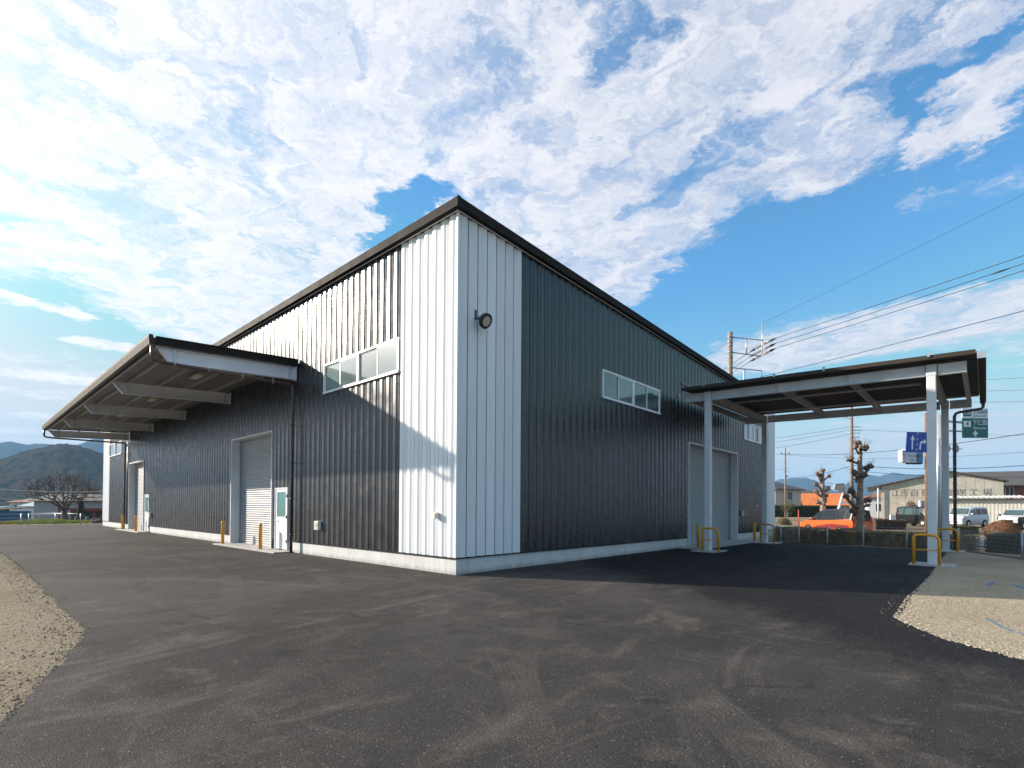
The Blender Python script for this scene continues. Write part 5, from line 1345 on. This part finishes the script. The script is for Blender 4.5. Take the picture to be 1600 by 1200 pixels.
MB().box(-0.30, -0.1, 1.32-zz, 0.34, 0.1, 2.42-zz).build('sign_box', 'sign_white', t); MB().tube([(0.5, 0.1, -0.2), (0.5, 0.1, 3.2-zz)], 0.05, 8).build('post', 'black_metal', t)
text_mesh('lettering', 'P', 0.75, 'ink', t, (0.03, -0.108, 1.88-zz), sx=1.0); text_mesh('lettering', 'お客様用', 0.15, 'ink', t, (0.02, -0.108, 2.30-zz))
MB().box(-0.20, -0.107, 1.44-zz, 0.24, -0.102, 1.52-zz).build('pink_stripe', 'pink', t)

# overhead lines -------------------------------------------------------------
def wire(p, q, sag, r, m, label, n=20, cat='cable', group='overhead lines along the road', extra=None):
    p, q = Vector(p), Vector(q); mid = p.copy()
    pts = []
    for k in range(n+1):
        t_ = k/n; a = p.lerp(q, t_); a.z -= 4*sag*t_*(1-t_); pts.append(a-p)
    mb = MB(); mb.tube(pts, r, 5)
    if extra:
        for t_ in extra: c = p.lerp(q, t_)-p; c.z -= 4*sag*t_*(1-t_); d = (q-p).normalized(); mb.tube([c-d*0.35, c, c+d*0.35], [r, r*2.6, r], 6)
    o = mb.build('overhead_line', m, None, p); return tagit(o, label, cat, group)
dR = Vector((RH.x*0.35-FH.x*0.93, RH.y*0.35-FH.y*0.93, 0))
ends = {12.42: (30.6, -3.5, 12.3), 12.08: (30.4, -3.5, 11.9), 11.76: (30.2, -3.5, 11.6)}
names = {12.42: 'top', 12.08: 'middle', 11.76: 'lowest'}
for z in INS:
    a = S(16.55+0.35*1.1, 34.1-0.93*1.1, z+0.11); la, de, ze = ends[z]
    tgt = {12.42: 403, 12.08: 421, 11.76: 436}[z]
    # height where the line crosses the survey line of sight to the right frame side fixes the far end
    b = S(la, de, ze)
    wire(a, b, 0.35, 0.016, 'wire_black', names[z]+' of the three thick black cables sweeping up right from the steel-armed pole', extra=(0.42, 0.30) if z == 12.08 else (0.33,))
    a = S(16.55-0.35*1.1, 34.1+0.95*1.1, z-0.2); wire(a, S(13.0, 74, z-0.8), 0.5, 0.016, 'wire_black', names[z]+' of the three black cables running behind the hall roof from the steel-armed pole')
wire(S(16.55, 34.1, 10.3), S(31.5, -3.5, 10.1), 0.35, 0.022, 'wire_blue', 'dark blue cable below the three thick cables on the steel-armed pole')
wire(S(16.55, 34.1, 10.2), S(31.8, -3.5, 9.7), 0.45, 0.010, 'wire_pale', 'thin pale cable just under the dark blue cable')
wire(S(16.55, 34.1, 10.3), S(13.0, 74, 9.3), 0.3, 0.03, 'wire_black', 'black cable bundle running behind the carport roof from the lower arm')
wire(S(16.55, 34.1, 13.85), S(30.6, -3.5, 17.2), 0.3, 0.007, 'wire_black', 'thin top earth wire rising right from the vertical pole tip')
wire(S(14.37, 34.0, 12.5), S(6.0, 42, 9.0), 0.1, 0.007, 'wire_black', 'thin wire going down behind the hall roof from the pole top')
# lower lines across the right-hand background (lat, dep, z) pairs
lows = [((46.6, 88, 10.95), (37.3, 29, 7.3), 1.0, 0.028, 'black cable from the crossarm pole passing low behind the blue lane sign'),
        ((46.6, 88, 10.8), (60.0, 60, 8.4), 0.7, 0.018, 'thin cable from the crossarm pole running level to the right edge'),
        ((46.6, 88, 7.0), (33.0, 50, 4.9+0.9), 0.4, 0.026, 'black communication cable between the two far utility poles'),
        ((33.0, 50, 5.8), (43.0, 42, 5.3), 0.35, 0.026, 'black communication cable from the pale pole past the signs to the right'),
        ((33.0, 50, 5.3), (48.0, 46, 4.6), 0.3, 0.020, 'second communication cable from the pale pole across the workshop gable'),
        ((33.0, 50, 9.3), (62.0, 30, 6.2), 0.5, 0.010, 'thin line dropping right from the pale pole top'),
        ((33.0, 50, 9.1), (45.0, 60, 4.2), 0.3, 0.009, 'thin service wire slanting down to the workshop roof'),
        ((33.0, 50, 9.6), (16.0, 60, 8.8), 0.5, 0.014, 'upper line from the pale pole toward the hall corner'),
        ((33.0, 50, 9.3), (16.0, 60, 8.2), 0.5, 0.014, 'lower line from the pale pole toward the hall corner'),
        ((33.0, 50, 8.9), (16.0, 60, 7.4), 0.6, 0.014, 'third line from the pale pole toward the hall corner'),
        ((46.6, 88, 8.4), (30.0, 96, 8.0), 0.3, 0.016, 'cable from the crossarm pole to the hall corner at mid height'),
        ((46.6, 88, 10.95), (30.0, 96, 10.8), 0.3, 0.016, 'cable from the crossarm to behind the hall corner'),
        ((28.0, 36, 10.5), (44.0, 30, 10.6), 0.3, 0.010, 'topmost thin line right of the carport gutter'),
        ((28.0, 36, 9.8), (44.0, 30, 9.6), 0.3, 0.010, 'second thin line right of the carport gutter'),
        ((28.0, 36, 9.1), (44.0, 30, 8.7), 0.3, 0.010, 'third thin line right of the carport gutter'),
        ((24.0, 40, 3.6), (60.0, 70, 4.6), 0.4, 0.012, 'faint blue line low across the workshop roof')]
for a, b, sg, r, lb in lows: wire(S(*a), S(*b), sg, r, 'wire_black' if r > 0.009 else 'wire_pale', lb, group='thin lines crossing the right-hand background')
wire(S(-82, 75, 4.6), S(-48, 62, 3.2), 0.5, 0.02, 'wire_black', 'upper dark line across the wooded hill at the left', group='lines across the left-hand background')
wire(S(-82, 75, 3.1), S(-48, 62, 2.2), 0.5, 0.016, 'wire_black', 'lower dark line across the wooded hill at the left', group='lines across the left-hand background')

# ------------------------------------------------------------------ vehicles
def wheel(t, x, y, r, wd):
    w_ = MB(); w_.tube([(x, y-wd/2, r), (x, y-wd/2+0.03, r), (x, y+wd/2-0.03, r), (x, y+wd/2, r)], [r*0.93, r, r, r*0.93], 22)
    o = w_.build('wheel', 'black_rubber', t)
    sg = -1 if y < 0 else 1
    h_ = MB(); yo = y+sg*(wd/2+0.002); h_.tube([(x, yo, r), (x, yo+sg*0.012, r)], [r*0.62, r*0.5], 14); h_.build('rim', 'silver', o)
def car(loc, rz, label, st, W, m_low, m_top, wins, screen, rear, r=0.30, wb=(0.8, -1.6), cat='car', name='parked_car', hood=None, lamps=(0.55, 0.75), stripe=None, plate='plate_white', tail=(0.8, 1.2), glass='dark_glass', front_glass='teal_glass', pillar_glints=None):
    """st: list of (x, z_bottom, z_belt, z_top, w_low, w_belt, w_top); x forward."""
    t = thing(name, label, cat, loc, rz)
    lo = MB(); up_ = MB()
    def ring_low(s_): x, zb_, ze, zt, wl, wb_, wt = s_; return [(x, -wl*0.93, zb_), (x, -wl, zb_+0.16), (x, -wb_-0.01, (zb_+ze)/2+0.05), (x, -wb_, ze), (x, wb_, ze), (x, wb_+0.01, (zb_+ze)/2+0.05), (x, wl, zb_+0.16), (x, wl*0.93, zb_)]
    def ring_up(s_): x, zb_, ze, zt, wl, wb_, wt = s_; zm = zt-0.06; return [(x, -wb_, ze-0.001), (x, -wt-0.02, zm), (x, -wt*0.86, zt-0.01), (x, 0, zt+0.015), (x, wt*0.86, zt-0.01), (x, wt+0.02, zm), (x, wb_, ze-0.001)]
    for mb, fn in ((lo, ring_low), (up_, ring_up)):
        rr = [fn(s_) for s_ in st]; n_ = len(rr[0]); i0 = len(mb.v)
        for q in rr: mb.v += q
        for k in range(len(rr)-1):
            for j in range(n_-(0 if mb is lo else 1)):
                j2 = (j+1) % n_; mb.quads((i0+k*n_+j, i0+k*n_+j2, i0+(k+1)*n_+j2, i0+(k+1)*n_+j), True)
        mb.quads(tuple(i0+j for j in range(n_))); mb.quads(tuple(i0+(len(rr)-1)*n_+j for j in range(n_))[::-1])
    for mb, nm, mm in ((lo, 'body', m_low), (up_, 'cabin', m_top)):
        o = mb.build(nm, mm, t)
        for e in ('EDGE_SPLIT',): md = o.modifiers.new('es', e); md.split_angle = rad(32)
    def at_(x):
        for a, b in zip(st, st[1:]):
            if min(a[0], b[0])-1e-6 <= x <= max(a[0], b[0])+1e-6:
                k = (x-a[0])/(b[0]-a[0]) if b[0] != a[0] else 0; return [u+(v-u)*k for u, v in zip(a, b)]
        return list(st[0])
    for sg in (-1, 1):
        for (xa, xb, low_, top_) in wins:       # side windows follow the body side
            mb = MB(); P_ = []
            A, B_ = at_(xa), at_(xb)
            def pt(s_, f):   # f from belt 0 to top 1
                z = s_[2]+(s_[3]-0.06-s_[2])*f; y = s_[5]+(s_[6]+0.02-s_[5])*f; return (s_[0], sg*(y+0.012), z)
            q = [pt(A, low_), pt(B_, low_), pt(B_, top_), pt(A, top_)]
            if isinstance(top_, float) and xa > xb+5: pass
            mb.face(q if sg < 0 else q[::-1]); mb.build('side_window', glass, t)
    def screen_q(i, j, inset, f0, f1, nm, gm, off):
        j = i+1
        a, b = st[i], st[j]; mb = MB()
        def q(f, sgn):
            x = a[0]+(b[0]-a[0])*f; z = (a[3]+(b[3]-a[3])*f)+0.03; w_ = (a[6]+(b[6]-a[6])*f)*inset; return (x+off, sgn*w_, z)
        mb.face([q(f0, 1), q(f0, -1), q(f1, -1), q(f1, 1)]); mb.build(nm, gm, t)
    if screen: screen_q(screen[0], screen[1], 0.92, 0.06, 0.97, 'windscreen', front_glass, 0.035)
    if rear:
        xb, z0_, z1_, w_ = rear; MB().box(xb-0.012, -w_, z0_, xb, w_, z1_).build('rear_window', glass, t)
    for x in wb:
        for sg in (-1, 1):
            ar = MB(); s_ = at_(x); y = sg*(s_[5]+0.004); pts = [(x+(r+0.07)*cos(a), r+(r+0.07)*sin(a)) for a in [pi*k/10 for k in range(11)]]+[(x-(r+0.07), 0.16), (x+(r+0.07), 0.16)]
            ar.prism(pts, 'y', y, y+sg*0.012); ar.build('wheel_arch', 'black_rubber', t)
            wheel(t, x, sg*(s_[5]-0.07), r, 0.20)
    xf, xr = st[0][0], st[-1][0]
    if xf < xr: xf, xr = xr, xf
    hw = st[0][5]
    for sg in (-1, 1):
        MB().box(xf-0.05, sg*hw*0.55, lamps[0], xf+0.015, sg*hw*0.97, lamps[1]).build('headlight', 'lamp_clear', t)
        MB().box(xr-0.02, sg*hw*0.80, tail[0], xr+0.03, sg*hw*1.01, tail[1]).build('tail_light', 'lamp_red', t)
    MB().box(xf-0.02, -hw*0.5, lamps[0]-0.18, xf+0.018, hw*0.5, lamps[0]-0.04).build('grille', 'black_metal', t)
    MB().box(xf+0.016, -0.17, lamps[0]-0.26, xf+0.03, 0.17, lamps[0]-0.10).build('number_plate', plate, t)
    MB().box(xr-0.03, -0.17, 0.62, xr-0.012, 0.17, 0.78).build('number_plate', plate, t)
    for sg in (-1, 1):
        s_ = at_(st[0][0]-1.0 if st[0][0] > st[-1][0] else st[0][0]+1.0)
    if pillar_glints:  # silver tubes modelling the bright reflection down the windscreen edges
        A_, B2 = st[pillar_glints[0]], st[pillar_glints[1]]
        for sg in (-1, 1): MB().tube([(A_[0]+0.03, sg*A_[5]*0.98, A_[3]+0.02), (B2[0]+0.03, sg*(B2[6]+0.03), B2[3]-0.03)], 0.035, 8).build('pillar', 'silver', t)
    if hood:
        for sg in (-1, 1): mb = MB(); s_ = at_(hood); mb.blob((hood, sg*(s_[5]+0.13), s_[2]+0.12), (0.09, 0.11, 0.08), 1, 0.1, 10, 7); mb.build('wing_mirror', m_low, t)
    return t
th = atan2(RD.y, RD.x)
# orange minivan, dark roof, seen from behind on its left side
st = [(2.38, 0.30, 0.70, 0.72, 0.76, 0.74, 0.70), (2.20, 0.24, 0.84, 0.88, 0.84, 0.82, 0.74), (1.55, 0.22, 0.98, 1.02, 0.87, 0.86, 0.76), (0.70, 0.22, 1.00, 1.62, 0.87, 0.86, 0.66), (0.30, 0.22, 1.00, 1.78, 0.87, 0.86, 0.68),
      (-1.0, 0.22, 1.04, 1.85, 0.87, 0.86, 0.69), (-2.0, 0.24, 1.10, 1.82, 0.87, 0.86, 0.67), (-2.28, 0.30, 1.08, 1.74, 0.85, 0.84, 0.66), (-2.38, 0.34, 0.98, 1.05, 0.83, 0.82, 0.70)]
v = S(23.25, 37.3)
t = car((v.x, v.y, v.z+0.05), th, 'bright orange minivan with dark roof and glass behind the big pollarded tree', st, 1.74, 'car_orange', 'car_black',
    [(0.95, 0.35, 0.06, 0.9), (0.20, -0.90, 0.08, 0.93), (-1.0, -1.75, 0.10, 0.93), (-1.82, -2.15, 0.1, 0.9)], (2, 4), (-2.335, 1.12, 1.66, 0.62), 0.31, (1.45, -1.40), 'minivan', 'minivan', hood=1.0, tail=(0.85, 1.30))
for sg in (-1, 1): MB().prism([(-2.1, 0.42), (1.0, 0.42), (0.6, 0.62), (-0.6, 0.78), (-2.1, 0.72)], 'y', sg*0.885, sg*0.875).build('side_stripe', 'car_red', t)
# black kei van
st = [(1.62, 0.30, 0.80, 0.83, 0.66, 0.70, 0.66), (1.50, 0.24, 1.02, 1.06, 0.72, 0.72, 0.66), (1.05, 0.22, 1.06, 1.70, 0.73, 0.72, 0.62), (0.75, 0.22, 1.06, 1.82, 0.73, 0.72, 0.63), (-1.4, 0.22, 1.06, 1.84, 0.73, 0.72, 0.63), (-1.62, 0.26, 1.04, 1.78, 0.72, 0.72, 0.62), (-1.68, 0.30, 0.92, 1.0, 0.70, 0.70, 0.64)]
v = S(38.7, 49.2); car((v.x, v.y, v.z), RZ-1.38, 'small black kei van with chrome mirror and yellow number plate left of the carport post', st, 1.48, 'car_black', 'car_black',
    [(0.9, 0.15, 0.05, 0.88), (0.05, -0.75, 0.05, 0.88), (-0.85, -1.4, 0.05, 0.88)], (1, 3), (-1.66, 1.1, 1.7, 0.55), 0.28, (1.05, -1.0), 'van', 'kei_van', hood=0.95, plate='plate_yellow', lamps=(0.66, 0.86), glass='teal_glass', pillar_glints=(1, 2))
# white boxy wagon
st = [(1.98, 0.30, 0.76, 0.80, 0.74, 0.72, 0.68), (1.85, 0.22, 0.98, 1.02, 0.82, 0.80, 0.72), (1.15, 0.20, 1.06, 1.10, 0.83, 0.82, 0.74), (0.75, 0.20, 1.08, 1.68, 0.83, 0.82, 0.68), (0.4, 0.20, 1.08, 1.80, 0.83, 0.82, 0.69), (-1.6, 0.20, 1.12, 1.84, 0.83, 0.82, 0.69), (-1.9, 0.26, 1.08, 1.78, 0.82, 0.81, 0.68), (-2.0, 0.30, 0.95, 1.04, 0.80, 0.80, 0.70)]
v = S(41.3, 47.0); car((v.x, v.y, v.z), RZ-2.75, 'white boxy minivan with dark side windows parked before the annexe', st, 1.66, 'car_white', 'car_white',
    [(0.85, 0.1, 0.06, 0.88), (0.0, -0.85, 0.06, 0.88), (-0.95, -1.7, 0.06, 0.88)], (2, 4), (-1.96, 1.15, 1.7, 0.6), 0.31, (1.25, -1.25), 'minivan', 'minivan', hood=0.95)
# two-tone suv
st = [(1.75, 0.32, 0.78, 0.82, 0.70, 0.70, 0.66), (1.62, 0.24, 1.00, 1.04, 0.76, 0.75, 0.68), (1.00, 0.22, 1.06, 1.10, 0.77, 0.76, 0.70), (0.65, 0.22, 1.06, 1.58, 0.77, 0.76, 0.66), (0.4, 0.22, 1.06, 1.66, 0.77, 0.76, 0.67), (-1.4, 0.22, 1.08, 1.68, 0.77, 0.76, 0.67), (-1.68, 0.28, 1.06, 1.62, 0.76, 0.75, 0.66), (-1.74, 0.32, 0.92, 1.0, 0.74, 0.74, 0.67)]
v = S(42.6, 43.4); car((v.x, v.y, v.z), RZ-2.75, 'dark compact car with white roof parked at the right edge behind the brown bush', st, 1.5, 'car_black', 'car_white',
    [(0.75, 0.1, 0.06, 0.88), (0.0, -0.75, 0.06, 0.88), (-0.85, -1.45, 0.06, 0.88)], (2, 4), (-1.70, 1.1, 1.55, 0.55), 0.31, (1.1, -1.1), 'compact car', 'parked_car', hood=0.85)
# cone-like red and white road barrier beside the black van
t = thing('road_barrier', 'small red and white road barrier left of the black kei van', 'barrier', S(35.0, 47.5), RZ)
MB().box(-0.25, -0.1, 0, 0.25, 0.1, 0.55).build('base', 'reddish', t); MB().box(-0.22, -0.08, 0.55, 0.22, 0.08, 1.15).build('panel', 'wall_white', t)
t = thing('marker_post', 'slim red marker post before the tall clipped hedge', 'post', S(28.3, 51.0), RZ)
MB().tube([(0, 0, -0.1), (0, 0, 1.6)], 0.05, 8).build('post', 'reddish', t)

# ------------------------------------------------------------------ hills
def ridge(name, prof, d0, d1, la0, la1, base, m, step, ntree, seed, kind='structure'):
    """prof(lateral)->height at the crest; slopes rise from distance d0 to crest at d1"""
    mb = MB(); nx_ = int((la1-la0)/step); ny_ = int((d1-d0)/step*1.0)+6
    for j in range(ny_+1):
        f = j/ny_; dd = d0+(d1-d0)*1.25*f
        for i in range(nx_+1):
            la = la0+(la1-la0)*i/nx_; la_s = la*dd/d1
            g = min(f*1.25, 1.0); k = sin(g*pi/2)**1.15 if f <= 0.8 else 1-((f-0.8)/0.2)**2*0.5
            z = base+(prof(la)-base)*k*(1+0.10*noise.noise(Vector((la/180, dd/160, seed)))*min(1, 4*g)*(1 if f < 0.78 else 0.2))
            z += ntree*(noise.noise(Vector((la/step*0.83, dd/step*0.77, seed+5)))+0.6*noise.noise(Vector((la/step*0.4, dd/step*0.4, seed+9))))*min(1, g*5)
            p = S(la_s, dd, z); mb.v.append(tuple(p))
    for j in range(ny_):
        for i in range(nx_): a = j*(nx_+1)+i; mb.quads((a, a+1, a+nx_+2, a+nx_+1), True)
    o = mb.build(name, m); return tagit(o, kind=kind)
ridge('wooded_hill', lambda l: interp(l, [(-1700, 60), (-1250, 78), (-1090, 93), (-1030, 112), (-965, 127), (-920, 123), (-870, 107), (-800, 88), (-650, 60), (-400, 20), (-250, 0)]), 620, 1100, -1650, -250, -4, 'hill', 7.0, 4.5, 1)
ridge('mountain', lambda l: interp(l, [(-5200, 300), (-3600, 330), (-3000, 352), (-2920, 366), (-2860, 358), (-2600, 340), (-2540, 352), (-2410, 380), (-2200, 420), (-1800, 380), (-1200, 260), (-300, 150), (600, 60)]), 2300, 3000, -5200, 600, -4, 'mountain', 34, 7, 3)
ridge('distant_mountain', lambda l: interp(l, [(200, 60), (1500, 120), (1950, 190), (2080, 236), (2200, 246), (2280, 250), (2400, 205), (2480, 150), (2540, 140), (2600, 215), (2660, 240), (2760, 262), (2850, 250), (2960, 288), (3060, 272), (3200, 280), (3400, 230), (3620, 245), (3800, 200), (4400, 220), (5200, 200)]), 3300, 4000, 200, 5200, -4, 'mountain', 34, 6, 8)
# tree belt and low rise between the village and the mountains on the right
ridge('tree_belt', lambda l: 5.5+2.5*noise.noise(Vector((l/23, 0, 0)))+2.0*noise.noise(Vector((l/7, 3, 0))), 235, 262, 90, 420, 0, 'hill', 2.6, 1.0, 11, 'stuff')
ridge('tree_belt', lambda l: 0.5+2.5*noise.noise(Vector((l/23, 0, 0)))+2.0*noise.noise(Vector((l/7, 3, 0))), 235, 262, -420, -130, -6, 'hill', 2.6, 1.0, 12, 'stuff')
for k, (la, de, w_, h_, wl, rf_, lb) in enumerate((( 118, 205, 9, 3.4, 'wall_beige', 'roof_orange', 'far tan-roofed house above the white shed'), (104, 190, 9, 3.2, 'wall_white', 'roof_rust', 'far rust-roofed house left of the tan-roofed one'),
      (95, 180, 8, 3.0, 'wall_beige', 'roof_dark', 'far dark-roofed house near the hall corner'), (140, 215, 10, 4.0, 'wall_white', 'roof_dark', 'far dark-roofed house behind the pale utility pole'), (128, 170, 9, 3.6, 'wall_brown', 'roof_rust', 'far brown house behind the big pollarded tree'))):
    house(S(la, de), RZ+0.1*k, w_, 7, h_, wl, rf_, lb, True, 1.5, 0.5)

# ------------------------------------------------------------------ haze: closed box of air round everything
def haze(density):
    mb = MB(); mb.box(-9500, -9500, -7.0, 9500, 9500, 470)
    o = mb.build('haze', 'white_frame'); m = bpy.data.materials.new('haze_air'); m.use_nodes = True
    t = NT(m.node_tree); t.n.clear(); out = t.new('ShaderNodeOutputMaterial'); vol = t.new('ShaderNodeVolumePrincipled')
    vol.inputs['Color'].default_value = (0.34, 0.64, 1.0, 1); vol.inputs['Density'].default_value = density; vol.inputs['Anisotropy'].default_value = 0.0
    t.l.new(vol.outputs[0], out.inputs['Volume']); o.data.materials.clear(); o.data.materials.append(m)
    tagit(o, kind='stuff'); o['label'] = 'pale winter haze'
haze(0.00014)
